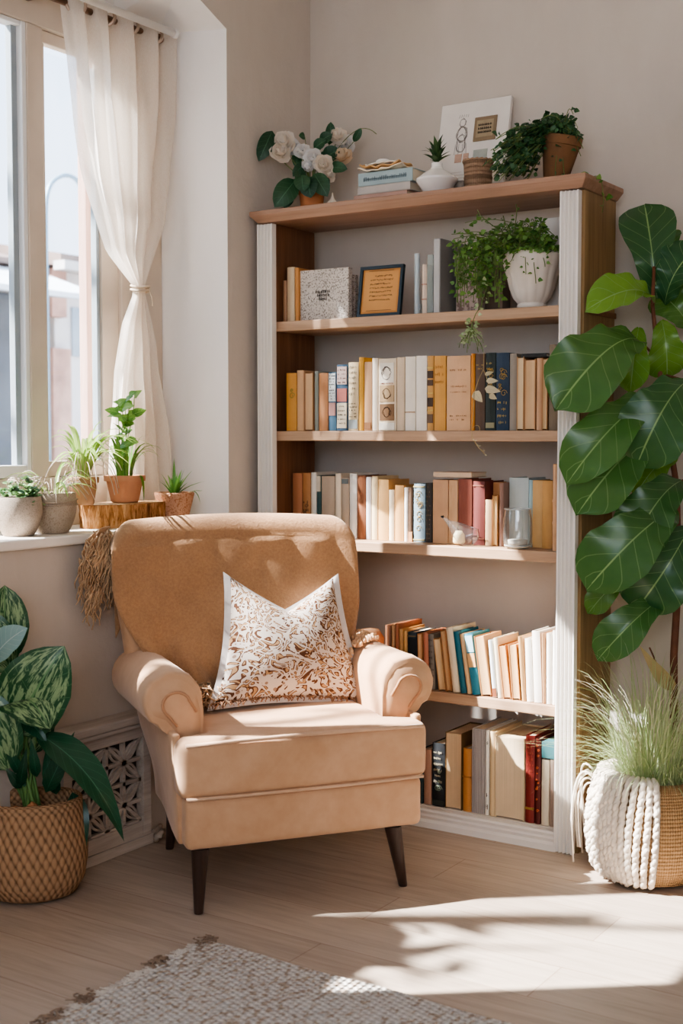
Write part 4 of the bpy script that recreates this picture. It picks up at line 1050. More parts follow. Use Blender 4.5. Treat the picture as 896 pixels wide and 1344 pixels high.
SOIL = M('soil', '#3a2b20', .95, .35, 40, .8, 60, .01)
# ---- left basket and its plant
BL = at(40, 1193, 2, 0); away = V((-.727, .687, 0)); lat = V((.687, .727, 0))
bc_ = BL + away * .112 + V((.012, 0, 0)); rotb = math.atan2(lat.y, lat.x)
SEAG = weave('seagrass', '#ad8a68', '#765a42', 40, 15, True)
plant = thing('potted_calathea', 'leafy variegated plant in a round seagrass basket at the left edge by the wall', 'potted plant', (bc_.x, bc_.y, 0))
prof = [(0, .004), (.085, .002), (.112, .012), (.134, .05), (.142, .10), (.143, .15), (.138, .20), (.131, .245), (.129, .268), (.124, .274), (.119, .268), (.119, .24), (.12, .222)]
sxl, syl = 1.03, .80
m = MB(); m.lathe(prof, (0, 0, 0), 56, lambda a, t: 1 + .012 * math.sin(a * 3 + 1) * t, sxl, syl, rotb); m.build('basket', SEAG, plant, angle=70)
m = MB(); m.lathe([(.0, .226), (.06, .230), (.1185, .222)], (0, 0, 0), 32, lambda a, t: 1 + .0 * t, sxl, syl, rotb); m.v = [(x, y, z + .006 * noise.noise(V((x*40, y*40, 0)))) for x, y, z in m.v]; m.build('soil', SOIL, plant)
m = MB()
for (u, w_, r1, r2) in ((-.045, -.055, .030, .022), (.0, -.062, .018, .03)):
    c = lat * u + away * w_; m.lathe([(0, -r2), (r1 * .8, -r2 * .5), (r1, 0), (r1 * .75, r2 * .6), (0, r2)], c + V((0, 0, .236 + r2 * .4)), 14, lambda a, t: 1 + .12 * math.sin(a * 4 + t * 5))
m.build('bark_chunk', M('bark_brown', '#a06e48', .9, .25, 20, .6, 40), plant)
CAL = leafmat('calathea_leaf', '#1f4a2c', '#2f6238', '#6d9460', .32, 9, .06, .15, .5, '#93ab7c'); CALD = leafmat('calathea_dark', '#17402a', '#25573a', '#4f8060', .3, 10, .05, .12, .5); CALP = leafmat('calathea_pale', '#7fa3a0', '#a5c2bd', '#c7d8d0', .35, 8, .06, .2)
m = MB(); ms = MB()
def L3(px, py, dep):
    """point at a pixel, on a plane facing the camera at the given depth from it"""
    d = FW * FPX + RT * (px - 448) - UP * (py - 672); return CAM + d * (dep / FPX) - V((bc_.x, bc_.y, 0))
root = V((-.01, .0, .225))
def stem(mm, a, b_, r=.005, sag=.0):
    a = V(a); b_ = V(b_); mid = (a + b_) / 2 + V((0, 0, sag)); mm.tube(bez(a, a * .5 + mid * .5 + V((0, 0, .03)), mid, b_, 8), lambda t: r * (1 - .35*t), 6)
cdp = (bc_ - CAM).dot(FW) 
dD = cdp - .02
toCam = (CAM - bc_).normalized()
A = dict(prof='broad', n=12, m=4, wave=.02)
m.leaf(L3(18, 962, dD), L3(84, 848, dD - .05), .20, toCam + V((.2, -.1, .4)), .10, .18, tint=.5, **A)
m.leaf(L3(24, 925, dD + .02), L3(66, 958, dD - .10), .17, toCam + V((0, 0, .9)), .30, .14, tint=.2, **A)
m.leaf(L3(2, 872, dD), L3(6, 768, dD - .02), .13, toCam + V((.6, 0, 0)), .05, .2, tint=.3, **A)
m.leaf(L3(10, 1010, dD - .02), L3(-40, 900, dD - .05), .16, toCam, .1, .2, tint=.7, **A)
m.leaf(L3(14, 880, dD), L3(-46, 800, dD - .05), .14, toCam, .1, .2, tint=.7, **A)
m.leaf(L3(30, 990, dD + .04), L3(60, 905, dD + .02), .12, toCam, .1, .2, tint=.1, **A)
m.build('foliage', CAL, plant)
m = MB()
m.leaf(L3(34, 940, dD - .01), L3(62, 976, dD - .05), .055, toCam, .15, .25, prof='lance', n=10, m=3, tint=.6)
m.leaf(L3(48, 962, dD - .02), L3(163, 1104, dD - .10), .105, toCam + V((.3, .3, .6)), .16, .22, prof='lance', n=16, m=3, tint=.7, wave=.02)
m.leaf(L3(60, 1040, dD - .02), L3(98, 960, dD - .02), .05, toCam, .15, .2, prof='lance', n=8, m=3, tint=.2)
m.leaf(L3(95, 1040, dD + .04), L3(112, 1120, dD + .02), .06, toCam, .15, .2, prof='lance', n=8, m=3, tint=.1)
for q in range(7):
    a = L3(R(20, 75), R(1015, 1045), dD); m.leaf(a, a + V((R(-.05, .06), R(-.05, .05), R(.05, .12))), .03, toCam, .1, .2, prof='lance', n=6, m=2)
m.build('dark_foliage', CALD, plant)
m = MB(); m.leaf(L3(-8, 866, dD - .03), L3(36, 824, dD - .05), .085, toCam + V((0, 0, .5)), .15, .2, tint=.6, **A); m.build('pale_foliage', CALP, plant)
for p_, r_ in (((18, 962), .006), ((24, 925), .006), ((2, 872), .006), ((14, 880), .005), ((34, 940), .005), ((48, 962), .005), ((10, 1010), .005), ((30, 990), .005), ((-8, 866), .004)):
    stem(ms, root + V((R(-.02, .03), R(-.02, .02), 0)), L3(*p_, dD), r_, .0)
ms.build('stem', leafmat('stem_green', '#4f7a3c', '#7c9c58', '#7c9c58', .5, 3, .02, .1), plant)

# ---- right basket, fluffy grass, chunky throw, fig tree
gc = V((1.452, -.408, 0))
JUTE = weave('jute_basket', '#c4a074', '#8a673f', 70, 34, False)
gb = thing('potted_grass', 'feathery green grass growing in a round jute basket by the back wall', 'potted plant', gc)
GR = [(0, .003), (.10, .002), (.132, .012), (.153, .05), (.163, .11), (.163, .17), (.155, .23), (.142, .275), (.136, .290), (.129, .294), (.124, .286), (.124, .25)]
m = MB(); m.lathe(GR, (0, 0, 0), 56); m.build('basket', JUTE, gb, angle=70)
m = MB(); m.lathe([(0, .262), (.06, .264), (.1235, .254)], (0, 0, 0), 28); m.build('soil', SOIL, gb)
m = MB()
for i in range(760):
    a = R(0, 2*PI); r0 = .095 * math.sqrt(R(0, 1)); b0 = V((r0 * math.cos(a), r0 * math.sin(a), .262))
    aa = a + R(-.7, .7); L = R(.16, .42) if i % 3 else R(.12, .24); out = R(.10, 1.0) ** .8 * .97; hz = V((math.cos(aa), math.sin(aa), 0))
    zt_ = L * math.sqrt(max(.05, 1 - min(.95, out) ** 2)); drop = R(0, .12) * out
    P = bez(b0, b0 + V((0, 0, zt_ * .55)) + hz * L * out * .15, b0 + V((0, 0, zt_ * 1.0)) + hz * L * out * .55, b0 + V((0, 0, zt_ * (.85 if out > .5 else 1.05) - drop)) + hz * L * out, 7)
    P = [V((p.x, min(p.y, .39), p.z)) for p in P]
    m.blade(P, R(.0016, .0030), tint=R(0, 1), taper=.3)
m.build('foliage', leafmat('grass_blade', '#98b06a', '#d8e0b6', '#e0e6c4', .6, 2, .02, .35), gb)
m = MB()
for i in range(60):
    a = R(0, 2*PI); b0 = V((.06 * math.cos(a), .06 * math.sin(a), .262)); aa = a + R(-.5, .5); hz = V((math.cos(aa), math.sin(aa), 0)); L = R(.25, .45)
    P = bez(b0, b0 + V((0, 0, L * .5)), b0 + V((0, 0, L * .9)) + hz * L * .3, b0 + V((0, 0, L * .75)) + hz * L * .75, 8)
    P = [V((p.x, min(p.y, .39), p.z)) for p in P]
    m.blade(P, .0022, tint=R(.5, 1), taper=.3)
m.build('dry_blades', leafmat('dry_grass', '#d9d2b0', '#efe9d2', '#efe9d2', .7, 2, .02, .3), gb)
# throw: chunky yarn ropes over the rim and down the front left side
tk = thing('chunky_knit_throw', 'cream chunky knit throw draped over the left side of the jute basket', 'blanket', gc)
gprof = [(r, z) for r, z in GR[2:10]]
def rad_at(z):
    for (a, x), (b_, y) in zip(gprof, gprof[1:]):
        if x <= z <= y: return a + (b_ - a) * (z - x) / (y - x)
    return gprof[0][0] if z < gprof[0][1] else gprof[-1][0]
m = MB(); NS = 21; a0, a1 = math.radians(158), math.radians(292)
for k in range(NS):
    a = a0 + (a1 - a0) * k / (NS - 1); zb = .014 + (.02 * math.sin(k * 2.3) if k < NS - 3 else .0) * .3; ph = R(0, 6)
    for s_ in (0, 1):
        P = []
        P.append(V((.085 * math.cos(a), .085 * math.sin(a), .275))); P.append(V((.120 * math.cos(a), .120 * math.sin(a), .307)))
        NP = 30
        for i in range(NP + 1):
            z = .300 - (.300 - zb) * i / NP; r = rad_at(min(z, .289)) + .012 + .003 * math.sin(z * 130 + ph)
            da = .024 * math.sin(z * 165 + ph + s_ * PI)
            aa = a + da + .05 * math.sin(z * 9 + k * .6)
            P.append(V(((r + .0045 * math.cos(z * 165 + ph + s_ * PI)) * math.cos(aa), (r + .0045 * math.cos(z * 165 + ph + s_ * PI)) * math.sin(aa), max(z, .012))))
        m.tube(P, .0074, 6)
YARN = M('cream_wool_yarn', '#e0d5c5', .95, .08, 30, .6, 260, .004)
m.build('knit', YARN, tk)
m = MB()
for k in range(7):
    a = math.radians(R(165, 200)); r = .165
    c = V((r * math.cos(a), r * math.sin(a), R(.20, .30))); e = V((-.185 - R(0, .03), R(-.09, .03), R(.02, .12)))
    m.tube(bez(c, c + V((-.05, 0, .05)), V((e.x - .02, e.y, .22)), e, 12), lambda t: .0032, 5)
m.build('loose_yarn', YARN, tk)

fp = V((1.53, -.125, 0)); fig = thing('fiddle_leaf_fig', 'tall fiddle leaf fig tree with big glossy leaves at the right edge', 'potted tree', fp)
m = MB(); m.lathe([(0, .002), (.075, .002), (.08, .01), (.10, .22), (.105, .235), (.097, .235), (.09, .205)], (0, 0, 0), 32); m.build('pot', M('clay_pot_plain', '#a8704e', .8, .12, 10), fig, angle=50)
m = MB(); m.lathe([(0, .208), (.0895, .205)], (0, 0, 0), 24); m.build('soil', SOIL, fig)
FD = (fp - CAM).dot(FW)
def F3(px, py, dep): d = FW * FPX + RT * (px - 448) - UP * (py - 672); return CAM + d * ((FD + dep) / FPX) - fp
tp = [V((0, 0, .205)), F3(884, 960, 0), F3(884, 860, 0), F3(890, 760, -.02), F3(888, 640, -.03), F3(872, 540, -.05), F3(862, 460, -.06), F3(856, 400, -.06), F3(858, 350, -.05)]
m = MB(); m.tube(tp, lambda t: .014 * (1 - .65 * t) + (.004 if .25 < t < .36 else 0), 10)
BARKF = M('fig_bark', '#6e4630', .7, .25, 25, .4, 60); m.build('trunk', BARKF, fig)
m = MB(); cm = (CAM - (fp + V((0, 0, 1.2)))).normalized()
def FL(b_, tip, Wp, d0=-.1, d1=-.2, up=(0, 0, 0), bow=.12, fold=.16, tint=.3, prof='fiddle', wave=.055, curl=.12):
    m.leaf(F3(*b_, d0), F3(*tip, d1), Wp * FD / FPX, cm + V(up), bow * 1.5, fold * 1.2, prof, 22, 5, wave, 3.5, tint, curl * 1.6, R(-.12, .12))
LF = [
 ((862, 392), (852, 262), 74, -.02, -.02, (0, 0, 0), .05, .30, .15),
 ((872, 400), (915, 318), 66, -.04, -.1, (-.3, 0, .3), .12, .2, .1),
 ((858, 398), (779, 392), 56, -.10, -.22, (0, 0, .6), .14, .30, .95),
 ((838, 446), (738, 520), 96, -.12, -.30, (0, 0, .35), .14, .16, .35),
 ((838, 430), (829, 508), 44, -.06, -.12, (0, 0, .2), .10, .25, .8),
 ((868, 420), (884, 492), 54, -.06, -.08, (0, 0, .3), .10, .2, .85),
 ((866, 500), (905, 560), 70, -.06, -.14, (0, 0, .3), .10, .2, .2),
 ((902, 500), (828, 592), 92, -.14, -.24, (.1, 0, .4), .14, .14, .2),
 ((862, 525), (764, 622), 74, -.08, -.26, (0, 0, .4), .14, .16, .4),
 ((862, 575), (772, 668), 82, -.06, -.20, (0, 0, .4), .16, .16, .35),
 ((888, 596), (830, 640), 50, -.02, -.08, (0, 0, .6), .10, .2, .9),
 ((896, 630), (812, 716), 78, -.08, -.18, (0, 0, .4), .14, .16, .25),
 ((884, 668), (790, 770), 88, -.10, -.24, (0, 0, .3), .14, .16, .3),
 ((905, 690), (846, 804), 84, -.10, -.14, (.2, 0, .3), .12, .16, .15),
 ((830, 748), (774, 802), 36, -.02, -.06, (0, 0, .4), .10, .2, .6),
 ((868, 786), (795, 862), 56, -.06, -.16, (0, 0, .3), .14, .24, .3),
 ((786, 718), (768, 738), 22, -.02, -.06, (0, 0, .4), .10, .3, .9),
 ((878, 350), (872, 300), 40, -.02, .02, (0, 0, 0), .10, .2, .3),
 ((905, 430), (868, 380), 60, -.02, -.02, (0, 0, .4), .10, .2, .5),
 ((905, 790), (878, 720), 60, .02, .02, (0, 0, .4), .10, .2, .1),
]
for q in LF: FL(*q)
m.v = [(x, min(y, .105), z) for x, y, z in m.v]
FIG = leafmat('fig_leaf', '#24563c', '#7fa83c', '#8fb06c', .26, 7, .055, .22, .5)
m.build('foliage', FIG, fig)
m = MB()
for a, b_ in (((862, 470), (838, 446)), ((884, 650), (884, 668)), ((890, 640), (896, 630)), ((872, 545), (862, 525)), ((874, 570), (862, 575)), ((888, 740), (868, 786)), ((856, 402), (858, 398)), ((880, 600), (888, 596)), ((886, 700), (830, 748)), ((884, 690), (786, 718)), ((866, 490), (902, 500))):
    m.tube([F3(*a, -.04), F3(*b_, -.09)], .0035, 6)
m.tube(bez(F3(884, 905, 0), F3(870, 900, -.02), F3(862, 870, -.05), F3(852, 850, -.06), 8), .0025, 6)
m.build('branch', BARKF, fig)
m = MB()
m.leaf(F3(884, 905, -.02), F3(838, 846, -.1), .045, cm, .12, .3, 'lance', 8, 3, .05, tint=.5); 
m.build('dry_leaf', leafmat('dry_leaf', '#b79f70', '#cdb98c', '#b79f70', .7, 5, .05, .2), fig)
# ================================================================== WINDOW SILL
TERRA = M('terracotta', '#c08a66', .85, .14, 14, .25, 90, .003); TERRAD = M('terracotta_aged', '#a9825f', .85, .25, 10, .3, 60, .004)
def speck(name, base, dark, sc=90, th_=.58, rough=.85, bump=.4):
    if name in MATS: return MATS[name]
    s = NT(name); co = s.coord('Object'); n = s.noise(co, sc, 3, .6); b_ = s.noise(co, 9, 4)
    c = s.mix(s.ramp(n, [(th_ - .05, 0.0), (th_ + .03, 1.0)]), s.ramp(b_, [(.3, shade(lin(base), .85)), (.7, shade(lin(base), 1.1))]), lin(dark))
    s.fin(c, rough, s.bump(n, bump, .003), .2); MATS[name] = s.m; return s.m
STONE = speck('stone_pot', '#a99b8b', '#8d8071', 330); STONE2 = speck('grey_stone_pot', '#ab9c89', '#948471', 260)
def pot(name, label, c, prof, mat, soil_r, soil_z, group=None, n=36, mod=None, part='pot', ang=50):
    t = thing(name, label, 'potted plant', c, 0, group)
    m = MB(); m.lathe(prof, (0, 0, 0), n, mod); m.build(part, mat, t, angle=ang)
    m = MB(); m.lathe([(0, soil_z + .004), (soil_r * .6, soil_z + .004), (soil_r, soil_z)], (0, 0, 0), 20); m.build('soil', SOIL, t); return t
def wallprof(rb, rt, h, wall=.006, belly=None, foot=.004, rim=None):
    P = [(0, .001), (rb - foot, .001), (rb, .006)]
    for i in range(1, 9):
        t = i / 8; r = rb + (rt - rb) * t + (belly or 0) * math.sin(PI * t); P.append((r, .006 + (h - .010) * t))
    if rim: P += [(rt + rim, h - .018), (rt + rim + .001, h - .002)]
    P += [(rt - wall * .3 + (rim or 0), h), (rt - wall, h - .002), (rt - wall - .001, h - .022)]
    return P
S_ = SZ
SUCC = leafmat('succulent_leaf', '#3f6a4a', '#8fae6a', '#a9c08a', .5, 1, .03, .15); SPID = leafmat('spider_leaf', '#6f9a34', '#bcd275', '#dbe6a8', .4, 1, .16, .4); MIDG = leafmat('mid_green_leaf', '#4f8a34', '#9cc25a', '#b4d07c', .38, 5, .08, .35); ALOE = leafmat('aloe_leaf', '#4f8a38', '#86b455', '#9cc070', .4, 1, .02, .25); DRYP = leafmat('pale_dry_leaf', '#d2bfae', '#eadfce', '#d8c8b4', .7, 2, .02, .3)
def fwdc(c, r): return V((c.x, c.y, S_)) + V((-.727, .687, 0)) * r
# A stone bowl with succulents
A0 = at(23, 705, 2, S_); cA = fwdc(A0, .05); cA.y += .004
t = pot('potted_succulent', 'round stone bowl of succulents at the left end of the sill', cA, wallprof(.046, .064, .112, .007, .012), STONE, .052, .094)
m = MB()
for q in range(34):
    a = R(0, 6.28); r = .052 * math.sqrt(R(0, 1)); c = V((r * math.cos(a), r * math.sin(a), R(.10, .12) + .055 * (1 - (r / .052) ** 2) * R(.3, 1)))
    for k in range(7):
        b_ = k * 2.4; d = V((math.cos(b_), math.sin(b_), R(.1, .7))); m.leaf(c, c + d.normalized() * R(.014, .026), .014, (.4, -.4, .8), .1, .2, 'lance', 4, 1, tint=R(0, 1))
for q in range(8):
    a = R(-.6, 1.6); c = V((.05 * math.cos(a), .05 * math.sin(a), .11)); e = c + V((.02 * math.cos(a), .02 * math.sin(a), -.02))
    for k in range(5): m.leaf(c + (e - c) * k/4, c + (e - c) * k/4 + V((R(-.02, .02), R(-.02, .02), R(-.01, .015))), .013, (0, 0, 1), n=4, m=1)
m.build('foliage', SUCC, t)
m = MB()
for q in range(16):
    a = R(0, 6.28); c = V((.03 * math.cos(a), .03 * math.sin(a), .12)); m.tube(bez(c, c + V((0, 0, .04)), c + V((R(-.03, .05), R(-.03, .03), .05)), c + V((R(-.04, .06), R(-.04, .04), R(.02, .05))), 8), .0012, 4)
m.build('dry_stems', DRYP, t)
# B grey pot
B0 = at(70, 701, 2, S_); cB = fwdc(B0, .052)
t = pot('potted_plant', 'rounded grey stone pot with a ridged band and pale drooping leaves on the sill', cB, wallprof(.048, .068, .118, .007, .010), STONE2, .056, .10)
m = MB(); m.tube([(.0715 * math.cos(a), .0715 * math.sin(a), .095 + .004 * math.sin(a * 2)) for a in [2*PI*k/40 for k in range(40)]], .0025, 6, closed=True); m.tube([(.0725 * math.cos(a), .0725 * math.sin(a), .084) for a in [2*PI*k/40 for k in range(40)]], .002, 6, closed=True); m.build('band', STONE2, t)
m = MB()
for q in range(13):
    a = R(0, 6.28); b0 = V((.015 * math.cos(a), .015 * math.sin(a), .10)); L = R(.09, .15); hz = V((math.cos(a), math.sin(a), 0)); up_ = R(.5, 1.1)
    m.blade(bez(b0, b0 + V((0, 0, L * up_ * .7)) + hz * L * .1, b0 + hz * L * .6 + V((0, 0, L * up_)), b0 + hz * L + V((0, 0, L * (up_ - .45))), 8), R(.008, .014))
m.build('foliage', SPID, t)
m = MB()
for q in range(26):
    a = R(0, 6.28); c = V((.03 * math.cos(a), .03 * math.sin(a), .10)); hz = V((math.cos(a), math.sin(a), 0)); L = R(.05, .10); m.tube(bez(c, c + V((0, 0, L)), c + hz * L * .6 + V((0, 0, L * R(.6, 1.2))), c + hz * L + V((0, 0, R(-.02, .05))), 8), .0014, 4)
m.build('dry_stems', DRYP, t)
# wood slab
sc_ = V((-.125, -.86, S_)); slab = thing('log_slab', 'thick oval log slice with rough bark carrying two terracotta pots', 'log', sc_)
BARK = NT('rough_bark'); s = BARK; n = s.noise(s.coord('Object', (60, 60, 14)), 1.0, 5, .7, .6); s.fin(s.ramp(n, [(.34, lin('#6b4527')), (.5, lin('#b48352')), (.66, lin('#d9ae7c'))]), .95, s.bump(n, 1.0, .012), .1); BARK = s.m
sax, say, shh = .082, .178, .072
m = MB(); NN = 150
def bmod(a): return 1 + .05 * noise.noise(V((math.cos(a)*2, math.sin(a)*2, 3))) + .035 * noise.noise(V((math.cos(a)*9, math.sin(a)*9, 1)))
rg = []
for j in range(13):
    z = shh * j / 12; ring = []
    for k in range(NN):
        a = 2*PI*k/NN; f = bmod(a) + .06 * noise.noise(V((math.cos(a)*22, math.sin(a)*22, z*28))) - .02
        ring.append(m.vert((sax * f * math.cos(a), say * f * math.sin(a), z)))
    rg.append(ring)
for a_, b_ in zip(rg, rg[1:]):
    for k in range(NN): m.face([a_[k], a_[(k+1) % NN], b_[(k+1) % NN], b_[k]])
m.build('bark', BARK, slab)
s = NT('log_end'); rr = s.add('ShaderNodeTexWave', wave_type='RINGS', rings_direction='Z'); rr.inputs['Scale'].default_value = 38; rr.inputs['Distortion'].default_value = 1.5; s.link(s.coord('Object', (1, .5, 1)), rr.inputs['Vector']); s.fin(s.ramp(rr.outputs['Fac'], [(.2, lin('#c79a68')), (.8, lin('#e3c295'))]), .7); LOGE = s.m
m = MB(); c0 = m.vert((0, 0, shh + .001)); c1 = m.vert((0, 0, .0)); top = [m.vert((sax * bmod(2*PI*k/NN) * .985 * math.cos(2*PI*k/NN), say * bmod(2*PI*k/NN) * .985 * math.sin(2*PI*k/NN), shh + .001)) for k in range(NN)]
for k in range(NN): m.face([c0, top[k], top[(k+1) % NN]])
m.build('cut_face', LOGE, slab, smooth=False)
ZS = S_ + shh + .0018
# C terracotta pot with spider plant, D terracotta pot with leafy stems
cC = at(108, 655, 2, ZS); cD = at(164, 655, 2, ZS)
cC = V((-.118, -.938, ZS)); cD = V((-.125, -.775, ZS))
def setpx(c, px):
    """slide a pot along the sill until its axis is seen at px"""
    best = min((abs((lambda v: 448 + FPX * v.dot(RT) / v.dot(FW))(V((c.x, y, c.z)) - CAM) - px), y) for y in [c.y + k * .002 for k in range(-150, 151)])
    return V((c.x, best[1], c.z))
cC = setpx(cC, 109); cD = setpx(cD, 164)
t = pot('potted_spider_plant', 'terracotta pot with an arching spider plant on the left of the log slice', cC, wallprof(.034, .046, .086, .005, 0, .003, .003), TERRAD, .038, .072)
m = MB()
for q in range(34):
    a = R(0, 6.28); b0 = V((.012 * math.cos(a), .012 * math.sin(a), .074)); L = R(.12, .22) if q % 3 else R(.2, .26); hz = V((math.cos(a), math.sin(a), 0)); sp = R(.25, 1.05)
    e = b0 + hz * L * sp + V((0, 0, L * (1.0 - sp * .75))); mid = b0 + hz * L * sp * .35 + V((0, 0, L * (.95 - sp * .25)))
    P = bez(b0, b0 * .5 + mid * .5 + V((0, 0, L * .1)), mid, e, 9); P = [V((max(p.x, -.088), p.y, p.z)) for p in P]
    m.blade(P, R(.013, .021), taper=.45)
m.build('foliage', SPID, t)
m = MB()
for q in range(20):
    a = R(0, 6.28); c = V((.02 * math.cos(a), .02 * math.sin(a), .074)); hz = V((math.cos(a), math.sin(a) , 0)); L = R(.07, .13); P = bez(c, c + V((0, 0, L)), c + hz * L * .8 + V((0, 0, L * .9)), c + hz * L + V((0, 0, R(-.05, .05))), 9); P = [V((max(p.x, -.088), p.y, p.z)) for p in P]; m.tube(P, .0013, 4)
m.build('dry_stems', DRYP, t)
t = pot('potted_plant', 'terracotta pot with tall leafy stems on the right of the log slice', cD, wallprof(.044, .061, .086, .006, 0, .003, .004), TERRA, .052, .072)
m = MB()
for q in range(40):
    a = R(0, 6.28); b0 = V((.025 * math.cos(a), .025 * math.sin(a), .074)); L = R(.08, .17); hz = V((math.cos(a), math.sin(a), 0)); sp = R(.1, .75)
    P = bez(b0, b0 + V((0, 0, L * .5)), b0 + hz * L * sp * .5 + V((0, 0, L * .95)), b0 + hz * L * sp + V((0, 0, L * (1.02 - sp * .7))), 7); P = [V((max(p.x, -.085), p.y, p.z)) for p in P]; m.blade(P, R(.008, .013), taper=.4)
for z0 in (.13, .05):
    b0 = V((.05, -.0, .078)); m.blade(bez(b0, b0 + V((.02, 0, .02)), b0 + V((.03, -.002, -.0)), b0 + V((.033, -.003, -.075)), 8), .011, tint=.9)
for q in range(5):
    a = R(0, 6.28); hh = R(.17, .26); b0 = V((.012 * math.cos(a), .012 * math.sin(a), .074)); e = b0 + V((R(-.02, .035), R(-.02, .03), hh)); m.tube(bez(b0, b0 + V((0, 0, hh*.4)), e - V((0, 0, hh*.3)), e, 7), .0016, 5)
    for k in range(6):
        p = b0 + (e - b0) * (.45 + .55 * k / 5); aa = k * 2.5; d = V((math.cos(aa), math.sin(aa), R(-.1, .6))).normalized(); tp_ = p + d * R(.035, .055); tp_.x = max(tp_.x, -.088); m.leaf(p, tp_, R(.024, .036), (R(.2, .9), R(-1, -.3), R(.2, .9)), .1, .15, 'heart', 6, 2)
m.build('foliage', MIDG, t)
# E textured pot by the reveal
cE = setpx(V((-.085, -.60, S_)), 229); t = pot('potted_aloe', 'textured terracotta pot with a small aloe at the right end of the sill', cE, wallprof(.044, .066, .100, .006, 0), speck('ribbed_clay', '#c79a7a', '#a8754f', 160, .56, .85, .9), .056, .085)
m = MB()
for q in range(17):
    a = R(0, 6.28); b0 = V((.010 * math.cos(a), .010 * math.sin(a), .086)); L = R(.06, .12); hz = V((math.cos(a), math.sin(a), 0)); sp = R(.15, .9)
    m.blade([b0 + hz * L * sp * tt ** 1.3 + V((0, 0, L * (tt * (1.2 - sp * .6) - .25 * sp * tt * tt))) for tt in [k/7 for k in range(8)]], R(.010, .015), taper=.25)
for dz in (0, 1):
    b0 = V((.055, .01 + dz * .012, .098)); m.blade(bez(b0, b0 + V((.02, 0, .015)), b0 + V((.03, .01, 0)), b0 + V((.034, .015, -.035 + dz * .045)), 6), .009, tint=.2)
m.build('foliage', ALOE, t)

# ================================================================== ON TOP OF THE BOOKCASE
TZ = CZ + .0006
def topat(px, y): p = at(px, 260, 1, y); return V((p.x, y, TZ))
CER = M('white_ceramic', '#f0ece6', .25, .03, 5); IVY = leafmat('ivy_leaf', '#1f4028', '#4f7a45', '#7a9a6a', .45, 3, .06, .15); TRAIL = leafmat('trailing_leaf', '#3a6b2c', '#8fb455', '#9cc068', .45, 3, .05, .3); STEMM = M('vine_stem', '#6f7f45', .7, .2, 20)
def vine(mf, mst, P, step=.016, ls=.022, lw=.8, r=.0012, prof='heart', spread=1.0, clampf=None, jit=.0):
    P = [V(p) for p in P]; mst.tube(P, r, 4); acc = 0
    for a, b_ in zip(P, P[1:]):
        L = (b_ - a).length; k = max(1, int(L / step))
        for i in range(k):
            p = a + (b_ - a) * (i / k); an = R(0, 6.28); d = V((math.cos(an), math.sin(an), R(-.6, .5))).normalized(); s_ = ls * R(.6, 1.25)
            q = p + d * (.008 * spread) ; e = q + d * s_
            if clampf: q = clampf(q); e = clampf(e)
            mf.leaf(q, e, s_ * lw, (R(-.5, .7), R(-1.2, -.5), R(0, .9)), .1, .12, prof, 4, 1)
# flowers in a small wooden-look pot
fpn = topat(409, -.235); FLD = (fpn - CAM).dot(FW)
fl = thing('potted_flowers', 'white and cream blossoms with dark leaves in a small terracotta pot atop the bookcase', 'flowers', fpn)
m = MB(); m.lathe([(0, .001), (.034, .001), (.036, .006), (.0425, .064), (.045, .066), (.045, .078), (.041, .079), (.039, .06)], (0, 0, 0), 20, lambda a, t: 1 + .01 * math.sin(a * 10)); m.build('pot', M('ribbed_terracotta', '#b9794c', .7, .2, 12, .2, 50), fl, angle=40)
def G3(px, py, dep=0): d = FW * FPX + RT * (px - 448) - UP * (py - 672); return CAM + d * ((FLD + dep) / FPX) - fpn
cmf = (CAM - fpn).normalized(); r0 = V((0, 0, .07))
PET1 = leafmat('petal_cream', '#fff2e2', '#fffaf2', '#fbeedd', .7, 1, .02, .35, .2); PET2 = leafmat('petal_peach', '#f6dcbc', '#fdeed6', '#f4dcbc', .7, 1, .02, .35, .2); PET3 = leafmat('petal_white', '#fffaf5', '#ffffff', '#fbf4ee', .7, 1, .02, .35, .2)
ms = MB()
for (px, py, rad, mt, dp) in ((372, 186, .034, PET1, -.02), (368, 200, .030, PET1, -.03), (384, 193, .026, PET3, 0), (396, 198, .024, PET3, -.03), (410, 206, .026, PET3, -.05), (424, 215, .028, PET1, -.06), (443, 178, .028, PET1, 0), (453, 188, .028, PET3, .02), (449, 205, .030, PET2, -.02), (431, 230, .020, PET1, -.05), (404, 218, .018, PET3, -.05)):
    rad *= 1.3; c = G3(px, py, dp); mm = MB(); ax = (cmf * .8 + V((R(-.5, .5), R(-.3, .3), R(.0, .6)))).normalized(); e1 = ax.orthogonal().normalized(); e2 = ax.cross(e1)
    for k in range(20):
        a = k * 2.4; lv = k / 20; d = (e1 * math.cos(a) + e2 * math.sin(a)); op = .25 + .95 * lv
        b0 = c + ax * (-.012); tp = c + d * rad * op * .95 + ax * rad * (.85 - .95 * lv)
        mm.leaf(b0, tp, rad * (.75 + .5 * lv), ax - d * .4, -.18, .25, 'broad', 5, 2, .03)
    mm.build('blossom', mt, fl); ms.tube(bez(r0 + V((R(-.015, .015), R(-.015, .015), 0)), r0 + V((0, 0, .05)), c - ax * .05 - V((0, 0, .02)), c - ax * .01, 8), .0018, 5)
m = MB()
